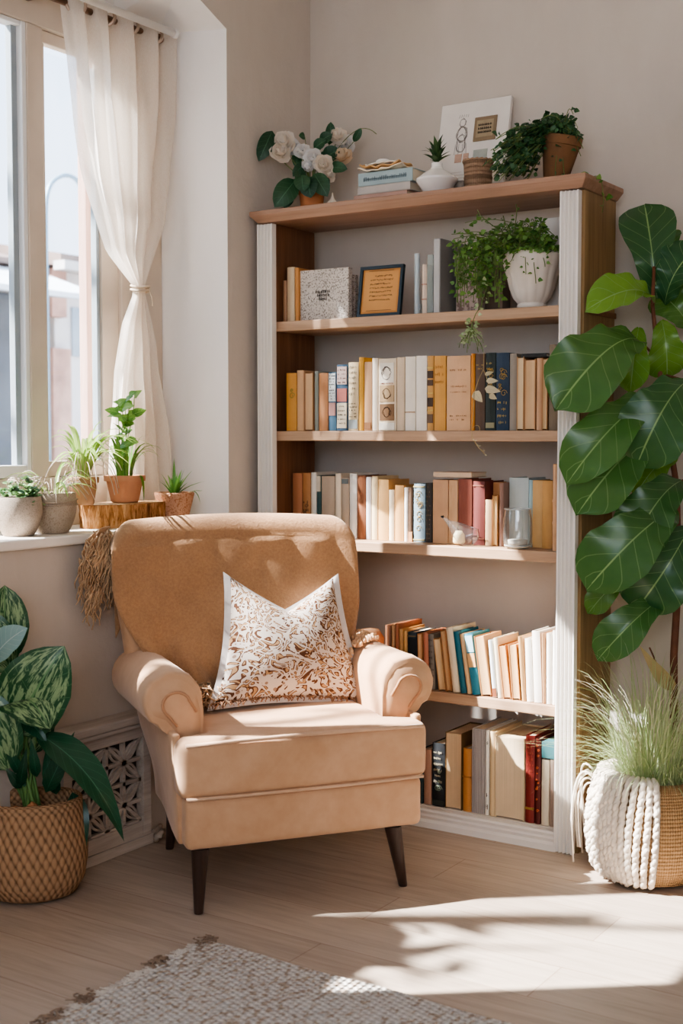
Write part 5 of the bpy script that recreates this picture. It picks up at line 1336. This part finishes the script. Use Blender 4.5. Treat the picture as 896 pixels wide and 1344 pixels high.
for (a, b_, w_, dp) in (((357, 172), (339, 212), 22, 0), ((388, 236), (360, 272), 30, -.02), ((402, 214), (384, 232), 14, -.03), ((394, 222), (392, 240), 16, -.04), ((398, 210), (402, 196), 16, 0), ((420, 186), (436, 176), 16, 0), ((424, 210), (446, 196), 22, 0), ((412, 196), (428, 184), 16, 0), ((430, 220), (456, 222), 16, -.03), ((412, 228), (430, 258), 24, -.05), ((404, 232), (408, 260), 26, -.06), ((396, 230), (398, 252), 22, -.06), ((432, 190), (434, 160), 14, .02), ((400, 180), (392, 178), 10, 0), ((464, 186), (474, 168), 10, .0), ((416, 212), (434, 212), 24, .01), ((383, 258), (372, 273), 12, -.02), ((420, 240), (432, 246), 20, -.04), ((392, 200), (388, 220), 14, .02)):
    m.leaf(G3(*a, dp), G3(*b_, dp - .02), w_ * FLD / FPX, cmf + V((R(-.3, .3), 0, .3)), .12, .2, 'broad', 8, 2, .02, tint=R(0, .7)); ms.tube(bez(r0, r0 + V((0, 0, .04)), G3(*a, dp) * .6 + r0 * .4, G3(*a, dp), 6), .0013, 4)
m.build('foliage', leafmat('flower_leaf', '#1c3f28', '#3f6b42', '#5d8560', .45, 6, .07, .15), fl)
ms.tube(bez(G3(440, 200), G3(460, 170), G3(478, 160), G3(494, 176), 10), .0012, 4); ms.build('stem', STEMM, fl)
# white bulb
gp = topat(436, -.22); m = MB(); m.lathe([(0, .0), (.010, .001), (.020, .010), (.0225, .022), (.017, .034), (.008, .044), (.004, .055), (.002, .066), (0, .068)], (0, 0, 0), 20, lambda a, t: 1 + .05 * math.cos(a * 6) * math.sin(PI * t))
tag(m.build('garlic_bulb', M('garlic_skin', '#efe3d2', .6, .08, 20), loc=gp), 'small cream garlic bulb beside the flower pot on the bookcase top', 'bulb')
# stack of books with paper on top
gS = 'stack of books on the bookcase top'
def stk(px0, px1, z, h, col, label, yo=-.30, d=.15):
    x0 = topat(px0, yo).x; x1 = topat(px1, yo).x; return flat_book(x0, x1, yo, yo + d, z, h, col, label, gS)
zs = TZ
b0 = stk(464, 534, zs, .030, '#b39384', 'bottom book of the stack atop the bookcase, nubbly pinkish brown'); zs += .0308
b1 = stk(469, 538, zs, .026, '#b9b2aa', 'middle book of the stack atop the bookcase, light grey with pale pages'); zs += .0268
b2 = stk(470, 541, zs, .042, '#9fb0b2', 'top book of the stack atop the bookcase, dusty blue with lettering'); zs += .0428
m = MB(); rnd = random.Random(5); w2 = (topat(541, -.3).x - topat(470, -.3).x) / 2
x = -w2 * .8
while x < w2 * .8:
    ww = rnd.uniform(.003, .006); m.box(x, -.0762, .014, x + ww * .35, -.0748, .014 + rnd.uniform(.008, .014)); m.box(x, -.0762, .019, x + ww * .7, -.0748, .021); x += ww
m.build('lettering', M('ink_blue_grey', '#5d6c72', .8), b2, smooth=False)
pc = topat(508, -.235); pap = thing('paper_bundle', 'crumpled cream and tan papers on top of the small book stack', 'papers', (pc.x, pc.y, zs + .0006))
for k, (hx_, col) in enumerate((('wrapped_paper', '#efdcc0'), ('wrapped_paper', '#d9ae78'), ('wrapped_paper', '#f0e6d6'))):
    m = MB(); hw = .078 - .010 * k; hd = .058 - .008 * k
    m.grid(lambda u, v: V(((2*u - 1) * hw * (1 + .08 * math.sin(v * 9 + k)), (2*v - 1) * hd * (1 + .1 * math.sin(u * 11 + k * 2)), .004 + k * .012 + .006 * (1 + noise.noise(V((u * 6, v * 6, k * 9))) * 1.2) + (.010 * abs(2*u - 1) ** 3 * (1 if k < 2 else -.2)))), 22, 18)
    o = m.build('sheet', M('paper_' + col[1:], col, .85, .08, 10), pap); md = o.modifiers.new('thickness', 'SOLIDIFY'); md.thickness = .004
m = MB(); m.lathe([(0, .0), (.02, 0), (.024, .006), (.018, .011), (0, .012)], (-.01, -.01, .036), 16); m.build('paper_roll', M('paper_white', '#f4efe8', .8), pap)
# faceted white vase
vp = topat(573, -.27); vs = thing('potted_succulent', 'white faceted ceramic vase with a small dark green rosette plant', 'potted plant', vp)
m = MB(); m.lathe([(0, .001), (.030, .001), (.034, .004), (.066, .052), (.0665, .058), (.040, .078), (.022, .088), (.0175, .096), (.0175, .108), (.014, .109), (.013, .095)], (0, 0, 0), 28); m.build('vase', CER, vs, angle=25)
m = MB()
for q in range(24):
    a = q * 2.4; lv = q / 24; d = V((math.cos(a), math.sin(a), 0)); b0 = V((0, 0, .105 + .03 * (1 - lv))); m.leaf(b0, b0 + d * (.022 + .032 * lv) + V((0, 0, .062 - .045 * lv)), .020, (0, 0, 1), .05, .3, 'lance', 6, 2, tint=R(0, .6))
m.leaf((0, 0, .13), (-.058, -.01, .152), .010, (0, 0, 1), .1, .2, 'lance'); m.tube([(0, 0, .09), (0, 0, .135)], .006, 6)
m.build('foliage', leafmat('rosette_leaf', '#2f4a2c', '#6b8a4f', '#86a066', .45, 1, .04, .12), vs)
# canvas leaning on the wall
xl = at(573, 190, 1, -.06).x; xr = at(664, 190, 1, -.06).x; ztp = at(665, 124, 1, -.03).z
cv = thing('canvas_print', 'square white canvas collage with sketch and small brown plaque leaning on the wall', 'picture', ((xl + xr) / 2, -.098, TZ)); hw = (xr - xl) / 2; HH = (ztp - TZ) / math.cos(math.radians(10)); cv.rotation_euler = (math.radians(-12), 0, 0)
m = MB(); m.box(-hw, 0, 0, hw, .018, HH); m.build('canvas', M('canvas_white', '#ece6de', .85, .04, 12, .1, 200), cv, smooth=False, bevel=.002)
def cvx(px): return (px - 573) / 91 * 2 * hw - hw
def cvz(f): return HH * f
m = MB(); rnd = random.Random(11)
def curve(P): m.tube([(x, -.0008, z) for x, z in P], .0006, 4)
fx = cvx(604)
for zc, rr, sc in ((.80, .014, 1.2), (.69, .020, 1.6), (.69, .024, 1.3), (.60, .020, 1.8)):
    for k in range(5):
        a = rnd.uniform(0, 6.28); curve([(fx + rr * rnd.uniform(.6, 1) * math.cos(a + j * .5), cvz(zc) + rr * sc * rnd.uniform(.7, 1) * math.sin(a + j * .5)) for j in range(9)])
for k in range(4): curve([(fx - .02 + .013 * k, cvz(.60)), (fx - .022 + .015 * k, cvz(.50))])
for k in range(5): curve([(fx - .016 + .008 * k, cvz(.85)), (fx - .016 + .008 * k + .003, cvz(.88))])
m.build('sketch', M('pencil_grey', '#8d857d', .9), cv, smooth=False)
m = MB(); m.box(cvx(620), -.004, cvz(.60), cvx(649), 0, cvz(.83)); pq = m.build('plaque', M('plaque_brown', '#8f7c62', .6, .1, 10), cv, smooth=False, bevel=.001)
m = MB(); m.box(cvx(623.5), -.0052, cvz(.635), cvx(645.5), -.0042, cvz(.795)); m.build('plaque_panel', M('plaque_tan', '#a8977a', .6, .15, 30), pq, smooth=False)
m = MB(); w_ = cvx(645) - cvx(624); 
for r in range(3):
    x = cvx(626)
    while x < cvx(643): m.box(x, -.0062, cvz(.67 + .035 * r), x + .003, -.0054, cvz(.69 + .035 * r)); m.box(x, -.0062, cvz(.675 + .035 * r), x + .006, -.0054, cvz(.68 + .035 * r)); x += rnd.uniform(.006, .009)
m.build('plaque_lettering', INK, pq, smooth=False)
m = MB(); m.box(cvx(622), -.002, cvz(.36), cvx(640), 0, cvz(.52)); m.build('pasted_print', M('print_sage', '#b4b8ae', .8, .15, 30), cv, smooth=False)
m = MB(); m.box(cvx(598), -.002, cvz(.42), cvx(607), 0, cvz(.50)); m.box(cvx(609), -.002, cvz(.44), cvx(616), 0, cvz(.50)); m.build('pasted_scrap', M('print_rust', '#c9a894', .8, .2, 40), cv, smooth=False)
m = MB()
for r in range(9): x = cvx(584); m.box(x, -.0014, cvz(.10 + .028 * r), x + rnd.uniform(.06, .09), -.0002, cvz(.104 + .028 * r))
m.build('handwriting', M('pencil_pale', '#cfc6bb', .9), cv, smooth=False)
# woven pot and a small grey one
wp = topat(627, -.22); wb = thing('woven_basket', 'small woven rattan basket in front of the leaning canvas', 'basket', wp)
m = MB(); m.lathe([(0, .001), (.040, .001), (.043, .006), (.044, .05), (.0455, .056), (.044, .062), (.046, .098), (.049, .104), (.0455, .109), (.042, .104), (.041, .02), (0, .015)], (0, 0, 0), 32); m.build('basket_body', weave('rattan_small', '#b9997c', '#856a53', 34, 16, False), wb, angle=60)
m = MB(); m.tube([(.047 * math.cos(a), .047 * math.sin(a), .1085 + .0015 * math.sin(a * 20)) for a in [2*PI*k/60 for k in range(60)]], .0035, 6, closed=True); m.build('rim', M('rattan_rim', '#a5866a', .9, .2, 60), wb)
sp_ = topat(605, -.20); m = MB(); m.lathe([(0, .001), (.020, .001), (.0225, .005), (.024, .05), (.022, .056), (.0195, .05), (.019, .01), (0, .008)], (0, 0, 0), 20)
tag(m.build('clay_cup', speck('grey_clay', '#9c948a', '#7d756c', 60), angle=50, loc=sp_), 'small grey clay cup between the white vase and woven basket', 'cup')
# ivy in a tilted terracotta pot
ip = topat(728, -.245); iv = thing('potted_ivy', 'dark green ivy cascading from a tilted old terracotta pot atop the bookcase', 'potted plant', ip)
MT = Matrix.Translation((0, 0, .012)) @ Matrix.Rotation(math.radians(10), 4, 'Y')
m = MB(); m.lathe([(0, .0), (.034, .0), (.037, .005), (.056, .105), (.060, .107), (.061, .132), (.057, .134), (.053, .128), (.051, .11), (0, .108)], (0, 0, 0), 32); m.v = [tuple(MT @ V(p)) for p in m.v]; m.build('pot', M('mossy_terracotta', '#7d5b3c', .9, .4, 9, .4, 50), iv, angle=50)
m = MB(); m.lathe([(0, 0), (.042, 0), (.05, .004), (.052, .016), (.047, .016), (.044, .007), (0, .006)], (0, 0, .0), 28); m.build('saucer', M('mossy_saucer', '#6f5a44', .9, .3, 9), iv, angle=50)
m = MB(); ms = MB(); IVD = (ip - CAM).dot(FW)
def I3(px, py, dep=0): d = FW * FPX + RT * (px - 448) - UP * (py - 672); return CAM + d * ((IVD + dep) / FPX) - ip
top_ = MT @ V((0, 0, .13))
def cl(p): return V((p.x, min(p.y, -ip.y - .03), max(p.z, .004)))
for q in range(85):
    ex, ey = random.choice(((642, 222), (650, 205), (655, 230), (665, 195), (672, 215), (680, 182), (690, 200), (688, 232), (700, 170), (705, 190), (655, 190), (668, 232), (720, 160), (744, 155), (735, 165)))
    ex += R(-9, 9); ey += R(-8, 8); e = I3(ex, ey, R(-.05, .04)); a = top_ + V((R(-.04, .04), R(-.03, .03), 0))
    P = bez(a, a + V((R(-.03, .0), R(-.05, .02), R(.03, .07))), (a + e) / 2 + V((0, R(-.03, .0), R(.02, .06))), e, 9); vine(m, ms, [cl(p) for p in P], .012, .021, .95, clampf=cl)
for (px, py) in ((762, 205), (765, 195), (752, 150), (758, 168), (742, 235), (730, 238)):
    e = I3(px, py, -.06); P = bez(top_, top_ + V((.03, -.04, .04)), e + V((-.02, 0, .05)), e, 8); vine(m, ms, [cl(p) for p in P], .014, .018, .95, clampf=cl)
P = [I3(735, 238, -.14), I3(760, 236, -.16), I3(775, 248, -.17)]
m.build('foliage', IVY, iv); ms.build('stem', STEMM, iv)
m = MB(); mm_ = MB(); mm_v = [V((BX1 + .026, -.30, CZ + .004)) - ip, V((BX1 + .034, -.30, CZ - .02)) - ip, V((BX1 + .036, -.29, CZ - .06)) - ip, V((BX1 + .030, -.285, CZ - .10)) - ip]
vine(m, mm_, [V((.05, -.04, .015)), V((.10, -.05, .006)) , *mm_v], .014, .022, .9); m.build('foliage_sprig', TRAIL, iv); mm_.build('stem', STEMM, iv)

# ================================================================== UPPER SHELF (framed note, boxes, planter)
Z1 = SHZ[0] + .0008; gA = 'books on the shelf with the framed note'
def sx_(px, y): return at(px, 400, 1, y).x
def sh_(px, py, y): return at(px, py, 1, y).z - Z1
YA = -.30
for px0, px1, pt, kind, col, lab in ((367.5, 375.4, 368.5, 'spine', '#a5805e', 'short brown hardback at the far left of the framed note shelf'), (376, 385.6, 351, 'spine', '#dcc6a2', 'cream tan hardback left of the speckled box, framed note shelf'), (386.2, 391, 351.6, 'spine', '#c98f4f', 'thin amber book touching the speckled box, framed note shelf')):
    book(max(.0895, sx_(px0, YA) + .0005), sx_(px1, YA) - .0005, YA, Z1, sh_(px0, pt, YA), .15, kind, col, lab, gA)
SPK = speck('granite_print', '#d3cbc1', '#7f766d', 230, .57, .8, .1)
def boxthing(name, label, cat, x0, x1, y0, y1, h, mat, lidm=None, rot=0):
    t = thing(name, label, cat, ((x0+x1)/2, (y0+y1)/2, Z1), rot); w_ = (x1-x0)/2; d = (y1-y0)/2
    m = MB(); m.box(-w_, -d, 0, w_, d, h); m.build('body', mat, t, smooth=False, bevel=.0015)
    if lidm:
        m = MB(); m.box(-w_ - .0012, -d + .003, .002, -w_ - .0002, d - .003, h - .002); m.build('page_edge', lidm, t, smooth=False)
    return t
t = boxthing('album', 'large white and grey speckled album standing face out left of the framed note', 'album', sx_(392, -.27) + .0015, sx_(460.5, -.27), -.285, -.262, sh_(425, 353, -.285), SPK, pagemat('#f1ebe0'))
m = MB(); rnd = random.Random(3); 
for r in range(3):
    x = -.028 + .008 * r
    while x < .03 - .012 * (r == 2): m.box(x, -.0128, .092 - .012 * r, x + .003, -.0117, .100 - .012 * r + rnd.uniform(-.002, .003)); x += rnd.uniform(.004, .007)
m.build('lettering', M('ink_grey', '#4a443e', .8), t, smooth=False)
boxthing('album', 'smaller speckled album half hidden behind the large speckled one', 'album', sx_(452, -.20), sx_(473, -.20), -.235, -.215, sh_(466, 361, -.22), speck('granite_print_brown', '#bfb1a3', '#75695e', 230, .56, .8, .1))
# framed note
fx0, fx1 = sx_(475, -.25), sx_(531, -.25); fhh = sh_(505, 349, -.25); fr = thing('framed_note', 'dark teal frame holding a handwritten note on amber paper', 'picture frame', ((fx0 + fx1)/2, -.285, Z1 + .0035), 0); fr.rotation_euler = (math.radians(-9), 0, math.radians(1)); w_ = (fx1 - fx0)/2
m = MB(); bw = .011
m.box(-w_, 0, 0, w_, .014, bw); m.box(-w_, 0, fhh - bw, w_, .014, fhh); m.box(-w_, 0, bw, -w_ + bw, .014, fhh - bw); m.box(w_ - bw, 0, bw, w_, .014, fhh - bw); m.build('frame', M('frame_dark_teal', '#1d2b33', .35, .08), fr, smooth=False, bevel=.0012)
m = MB(); m.box(-w_ + bw, .006, bw, w_ - bw, .010, fhh - bw); nb = m.build('note', M('note_amber', '#c58b4c', .8, .08, 10), fr, smooth=False)
m = MB(); m.box(-w_ + bw + .007, .0052, bw + .007, w_ - bw - .007, .0058, fhh - bw - .007); m.build('note_panel', M('note_amber_light', '#d19a5c', .8, .08, 10), nb, smooth=False)
m = MB(); rnd = random.Random(21)
for r in range(7):
    zz = fhh * .80 - r * fhh * .078; x = -w_ * (.5 if r not in (0,) else .3); 
    while x < w_ * (.55 if r % 2 else .45):
        L = rnd.uniform(.004, .009); m.tube([(x + L * k / 5, .0045, zz + rnd.uniform(-.003, .0035)) for k in range(6)], .0006, 4); x += L + rnd.uniform(.001, .004)
for zz in (.90, .12):
    m.box(-w_ * .6, .0042, fhh * zz, w_ * .55, .005, fhh * zz + .0012)
m.build('handwriting', INK, nb, smooth=False)
# glass tube, books, albums
GLASS = glassmat('clear_glass', (.97, .98, .98), 2.2, .02, 1.45, .03, .9); GLASSB = glassmat('blue_glass', (.86, .93, .96), 1.2, .05, 1.5, .35)
tp = V((sx_(547, -.25), -.25, Z1)); hh = sh_(547, 333, -.25); t = thing('glass_tube', 'tall narrow bluish glass tube vase right of the framed note', 'vase', tp)
m = MB(); m.lathe([(0, .0), (.0075, .0), (.0085, .003), (.0085, hh), (.0068, hh), (.0066, .008), (0, .007)], (0, 0, 0), 20); m.build('tube', GLASSB, t, angle=50)
m = MB(); m.lathe([(0, .0), (.030, 0), (.033, .004), (.035, .02), (.030, .042), (.028, .042), (.032, .02), (.030, .006), (0, .005)], (-.004, .075, 0), 24); tag(m.build('glass_bowl', GLASS, angle=60, loc=(tp.x - .0, tp.y - .02, Z1)), 'low clear glass bowl behind the narrow glass tube', 'bowl')
book(sx_(553, YA), sx_(559, YA), YA, Z1, sh_(556, 347, YA), .13, 'spine', '#dcc6b2', 'slim pinkish cream book right of the glass tube, framed note shelf', gA, deco=[('band', '#b98f7a', [.3, .6])])
x0 = sx_(560, YA); x1 = sx_(567.8, YA); hh = sh_(564, 334, YA); m = MB(); m.box(0, 0, 0, x1 - x0, .15, hh)
tag(m.build('glass_block', glassmat('green_glass', (.86, .94, .91), 1.0, .03, 1.5, .22), smooth=False, bevel=.002, loc=(x0, YA, Z1)), 'upright pale green glass slab between the slim book and grey album', 'glass slab')
book(sx_(568.6, YA), sx_(577, YA), YA, Z1, sh_(572, 313, YA), .185, 'spine', '#8f8d8a', 'tall grey album with pale spine behind the trailing plant', gA, deco=[('label', '#b9b6b2', .01, .99)])
boxthing('stone_box', 'mottled pinkish grey box partly hidden behind the trailing vines', 'box', sx_(601, -.22), sx_(630, -.22), -.235, -.185, sh_(600, 335, -.22), speck('mottled_pink', '#c4b3aa', '#8d7b74', 60, .55, .8, .3))
boxthing('dark_box', 'dark grey brown box behind the white fluted planter', 'box', sx_(634, -.15), sx_(664, -.15), -.175, -.12, sh_(640, 345, -.15), M('box_grey_brown', '#77695f', .85, .15, 12))
wb = boxthing('white_box', 'white card box behind the planter near the right post', 'box', sx_(705, -.15), sx_(739, -.15), -.165, -.115, sh_(722, 287, -.15), M('box_white', '#e2dcd4', .85, .06, 12))
# fluted planter with trailing plant
pr = V((sx_(698, -.245), -.245, Z1)); pl = thing('potted_trailing_plant', 'white fluted planter with green vines trailing over the shelf edge', 'potted plant', pr); ph_ = sh_(698, 333, -.245); PR = .093
P = [(0, .001), (.040, .001), (.045, .004), (.046, .012), (.043, .018), (.058, .035), (.070, .065), (.078, .10), (PR, ph_ - .02), (PR + .003, ph_ - .012), (PR + .004, ph_ - .004), (PR, ph_), (PR - .006, ph_ - .002), (PR - .008, ph_ - .03)]
m = MB(); m.lathe(P, (0, 0, 0), 112, lambda a, t: 1 + (.034 * abs(math.sin(a * 7)) - .02) * (1 if .28 < t < .66 else 0)); m.build('planter', M('glazed_white', '#dfd6ca', .4, .08, 8, .1, 20), pl, angle=60)
m = MB(); m.lathe([(0, ph_ - .024), (.05, ph_ - .022), (PR - .0085, ph_ - .029)], (0, 0, 0), 28); m.build('soil', SOIL, pl)
m = MB(); ms = MB(); PLD = (pr - CAM).dot(FW)
def T3(px, py, dep=0): d = FW * FPX + RT * (px - 448) - UP * (py - 672); return CAM + d * ((PLD + dep) / FPX) - pr
zmax = 1.962 - Z1
def ct(p):
    x, y, z = p; z = min(z, zmax); y = min(y, .12); x = max(min(x, BX1 - .05 - pr.x), -1)
    if y > -.105 and z < .006: z = .006
    rr = math.hypot(x, y)
    if z < ph_ and rr < PR + .008 and rr > 1e-4: k = (PR + .008) / rr; x *= k; y *= k
    if x > .125 and y > -.02: y = -.02 if z < .17 else y
    return V((x, min(y, .12), z))
mt = V((0, 0, ph_))
for q in range(90):
    ex = R(592, 735); lo = 372 if ex > 655 else 390; ey = R(290, 345) if q % 2 else R(300, lo if ex < 660 else 340)
    e = T3(ex, ey, R(-.10, .03)); a = mt + V((R(-.05, .05), R(-.05, .03), 0)); up_ = R(.03, .09)
    P_ = bez(a, a + V((0, 0, up_)), (a * .4 + e * .6) + V((0, -.02, up_ * .7)), e, 9); vine(m, ms, [ct(p) for p in P_], .014, .018, .8, clampf=ct)
for q in range(38):
    ex = R(598, 655); a = T3(ex + R(-5, 12), R(310, 335), -.06); e = T3(ex, R(370, 404), -.10); vine(m, ms, [ct(p) for p in bez(a, a + V((0, -.02, .01)), e + V((0, 0, .06)), e, 8)], .013, .018, .85, clampf=ct)
for ex, ey, s0 in ((690, 360, 690), (703, 372, 700), (715, 350, 712)):
    a = T3(s0, 333, -.085); e = T3(ex, ey, -.105); vine(m, ms, bez(a, a + V((0, -.01, -.005)), e + V((0, 0, .02)), e, 6), .011, .015, .8)
for (px, py) in ((626, 275), (677, 268), (660, 283), (608, 300)):
    e = T3(px, py, -.10); a = mt + V((R(-.05, 0), -.04, 0)); P_ = bez(a, a + V((0, -.02, .05)), e + V((.01, 0, -.04)), e, 8); ms.tube([ct(p) for p in P_], .0014, 4); vine(m, ms, [ct(p) for p in P_[5:]], .014, .014, .7)
m.build('foliage', TRAIL, pl); ms.build('stem', STEMM, pl)
m = MB(); ms = MB()
lead = [T3(632, 400, -.115), T3(624, 412, -.125), T3(619, 425, -.125), T3(618, 440, -.125)]
vine(m, ms, [T3(640, 330, -.06), T3(640, 370, -.11), *lead], .012, .016, .8)
for q in range(12):
    e = T3(R(600, 636), R(448, 464), -.125 + R(-.02, .0)); lead[3] = lead[3]; vine(m, ms, bez(lead[2], lead[3], e + V((0, 0, .03)), e, 6), .011, .015, .55, prof='lance')
m.build('foliage_tuft', leafmat('tuft_leaf', '#8fa870', '#cfdcae', '#cfdcae', .5, 3, .05, .3), pl); ms.build('stem', STEMM, pl)
m = MB(); ms = MB(); DR = leafmat('dry_heart_leaf', '#c7b98c', '#e6dcb8', '#b5a678', .6, 4, .06, .25)
ln = [T3(635, 462, -.128), T3(634, 485, -.128), T3(628, 498, -.130), T3(622, 516, -.132)]
ms.tube(ln, .0011, 4); ms.tube([T3(634, 485, -.128), T3(640, 500, -.128), T3(646, 512, -.128)], .001, 4)
for (a, b_, w_) in (((622, 514), (633, 528), 13), ((636, 510), (657, 514), 11), ((638, 500), (654, 500), 8), ((642, 518), (652, 524), 8), ((636, 492), (648, 488), 6)): m = MB(); m.leaf(T3(*a, -.130), T3(*b_, -.134), w_ * PLD / FPX, (0, -1, .2), .05, .15, 'heart', 6, 2); m.build('dry_leaf', DR, pl)
m = MB()
tl_ = [T3(622, 516, -.132), T3(621, 545, -.132), T3(618, 562, -.136), T3(620, 576, -.138), T3(628, 588, -.138), T3(636, 596, -.138)]
ms.tube(tl_, .0010, 4); ms.tube(bez(T3(620, 562, -.136), T3(626, 554, -.136), T3(631, 560, -.136), T3(629, 566, -.136), 6), .0008, 4)
for k in range(7): p = tl_[3] + (tl_[5] - tl_[3]) * (k / 6); m.leaf(p, p + V((.008, 0, -.006 + .01 * (k % 2))), .004, (0, -1, 0), n=4, m=1)
m.build('dry_tip', DR, pl); ms.build('dry_stem', M('dry_stem_tan', '#b5a070', .8), pl)

# ================================================================== GLASS ROW: bird, jar, bamboo
Z3 = SHZ[2] + .0008
bp = at(606, 721, 1, -.285); bp = V((bp.x, -.296, Z3)); t = thing('glass_bird', 'clear blown glass bird with a cream tealight inside on the glass jar shelf', 'glass ornament', bp)
def birdring(u): return u
m = MB(); NP = 26; rings = []
for i in range(NP + 1):
    s_ = i / NP                       # from beak (left) to tail side (right)
    x = -.068 + .128 * s_
    if s_ < .30: k = s_ / .30; zc = .088 - .030 * k**1.5; rz = .003 + .012 * k; ry = .003 + .012 * k
    else: k = (s_ - .30) / .70; zc = .058 - .024 * math.sin(k * PI * .5) + .004 * k; rz = .015 + .020 * math.sin(PI * min(1, k * 1.02)) ** .8 + .002; ry = .015 + .017 * math.sin(PI * k) ** .8
    rings.append([m.vert((x, ry * math.cos(2*PI*q/16), max(.001, zc + rz * math.sin(2*PI*q/16) - (.012 * math.sin(PI * max(0, (s_ - .3) / .7))))) ) for q in range(16)])
for a, b_ in zip(rings, rings[1:]):
    for q in range(16): m.face([a[q], a[(q+1) % 16], b_[(q+1) % 16], b_[q]])
m.face(rings[0]); m.face(rings[-1]); m.build('glass_body', GLASS, t)
m = MB(); m.lathe([(0, .006), (.016, .006), (.020, .012), (.018, .034), (.010, .046), (0, .046)], (-.006, 0, 0), 16, lambda a, tt: 1 + .06 * math.sin(a * 3)); m.build('tealight', M('cream_wax', '#f3e2b4', .5, .05), t)
m = MB(); m.tube([(-.071, 0, .089), (-.062, 0, .0885)], lambda tt: .002 + .003 * tt, 8); m.build('beak', M('beak_dark', '#3b3630', .5), t)
jp = at(681, 722, 1, -.285); jp = V((jp.x, -.296, Z3)); hh = at(681, 668, 1, -.296).z - Z3; t = thing('glass_jar', 'rounded clear glass jar standing before the pale blue book', 'jar', jp)
JR = .0555; GJ = .052
m = MB(); P = [(0, .001), (.038, .001), (.047, .005), (.053, .018), (.0545, .04), (.0535, hh * .75), (.049, hh - .012), (.048, hh), (.0455, hh), (.0465, hh - .012), (.0505, hh * .75), (.0515, .04), (.049, .020), (.04, .010), (0, .008)]
m.lathe([(r * .83, z) for r, z in P], (0, 0, 0), 36); m.build('jar_body', GLASS, t, angle=60)
m = MB(); m.tube([(.0405 * math.cos(a), .0405 * math.sin(a), hh) for a in [2*PI*k/40 for k in range(40)]], .0022, 6, closed=True); m.tube([(.0400 * math.cos(a), .0400 * math.sin(a), .010) for a in [2*PI*k/40 for k in range(40)]], .0025, 6, closed=True); m.build('jar_rim', glassmat('rim_glass', (.9, .94, .94), 1.6, .05, 1.5, .3), t)
m = MB(); m.lathe([(0, .010), (.030, .010), (.031, .026), (.024, .028), (0, .026)], (0, 0, 0), 20); m.build('tealight', M('wax_white', '#efe6d8', .5, .05), t)
bq = V((at(731, 728, 1, -.30).x, -.312, Z3)); hh = at(731, 609, 1, -.312).z - Z3; m = MB()
m.lathe([(0, 0), (.0098, 0), (.0100, hh * .30), (.0114, hh * .315), (.0112, hh * .33), (.0098, hh * .345), (.0100, hh * .555), (.0116, hh * .57), (.0112, hh * .585), (.0098, hh * .60), (.0097, hh - .001), (.0085, hh), (.0075, hh - .01), (0, hh - .012)], (0, 0, 0), 20)
tag(m.build('bamboo_stick', M('bamboo', '#d3a67c', .5, .12, 30), angle=40, loc=bq), 'upright jointed bamboo stick beside the right post on the glass jar shelf', 'stick')
# crumpled paper at the left of the leaning row
cp = V((at(484, 850, 1, -.27).x, -.262, SHZ[3] + .001)); m = MB(); hz_ = at(484, 824, 1, -.26).z - SHZ[3]
m.lathe([(0, .0), (.042, .002), (.048, .03), (.044, hz_ * .6), (.046, hz_ * .8), (.03, hz_ * .97), (0, hz_)], (0, 0, 0), 28, lambda a, tt: 1 + .14 * noise.noise(V((math.cos(a) * 2.5, math.sin(a) * 2.5, tt * 6))) + .05 * math.sin(a * 9 + tt * 14))
tag(m.build('crumpled_parcel', M('parcel_paper', '#b98a62', .9, .2, 18, .5, 40, .01), loc=cp), 'crumpled brown paper parcel at the left of the leaning book row', 'parcel')
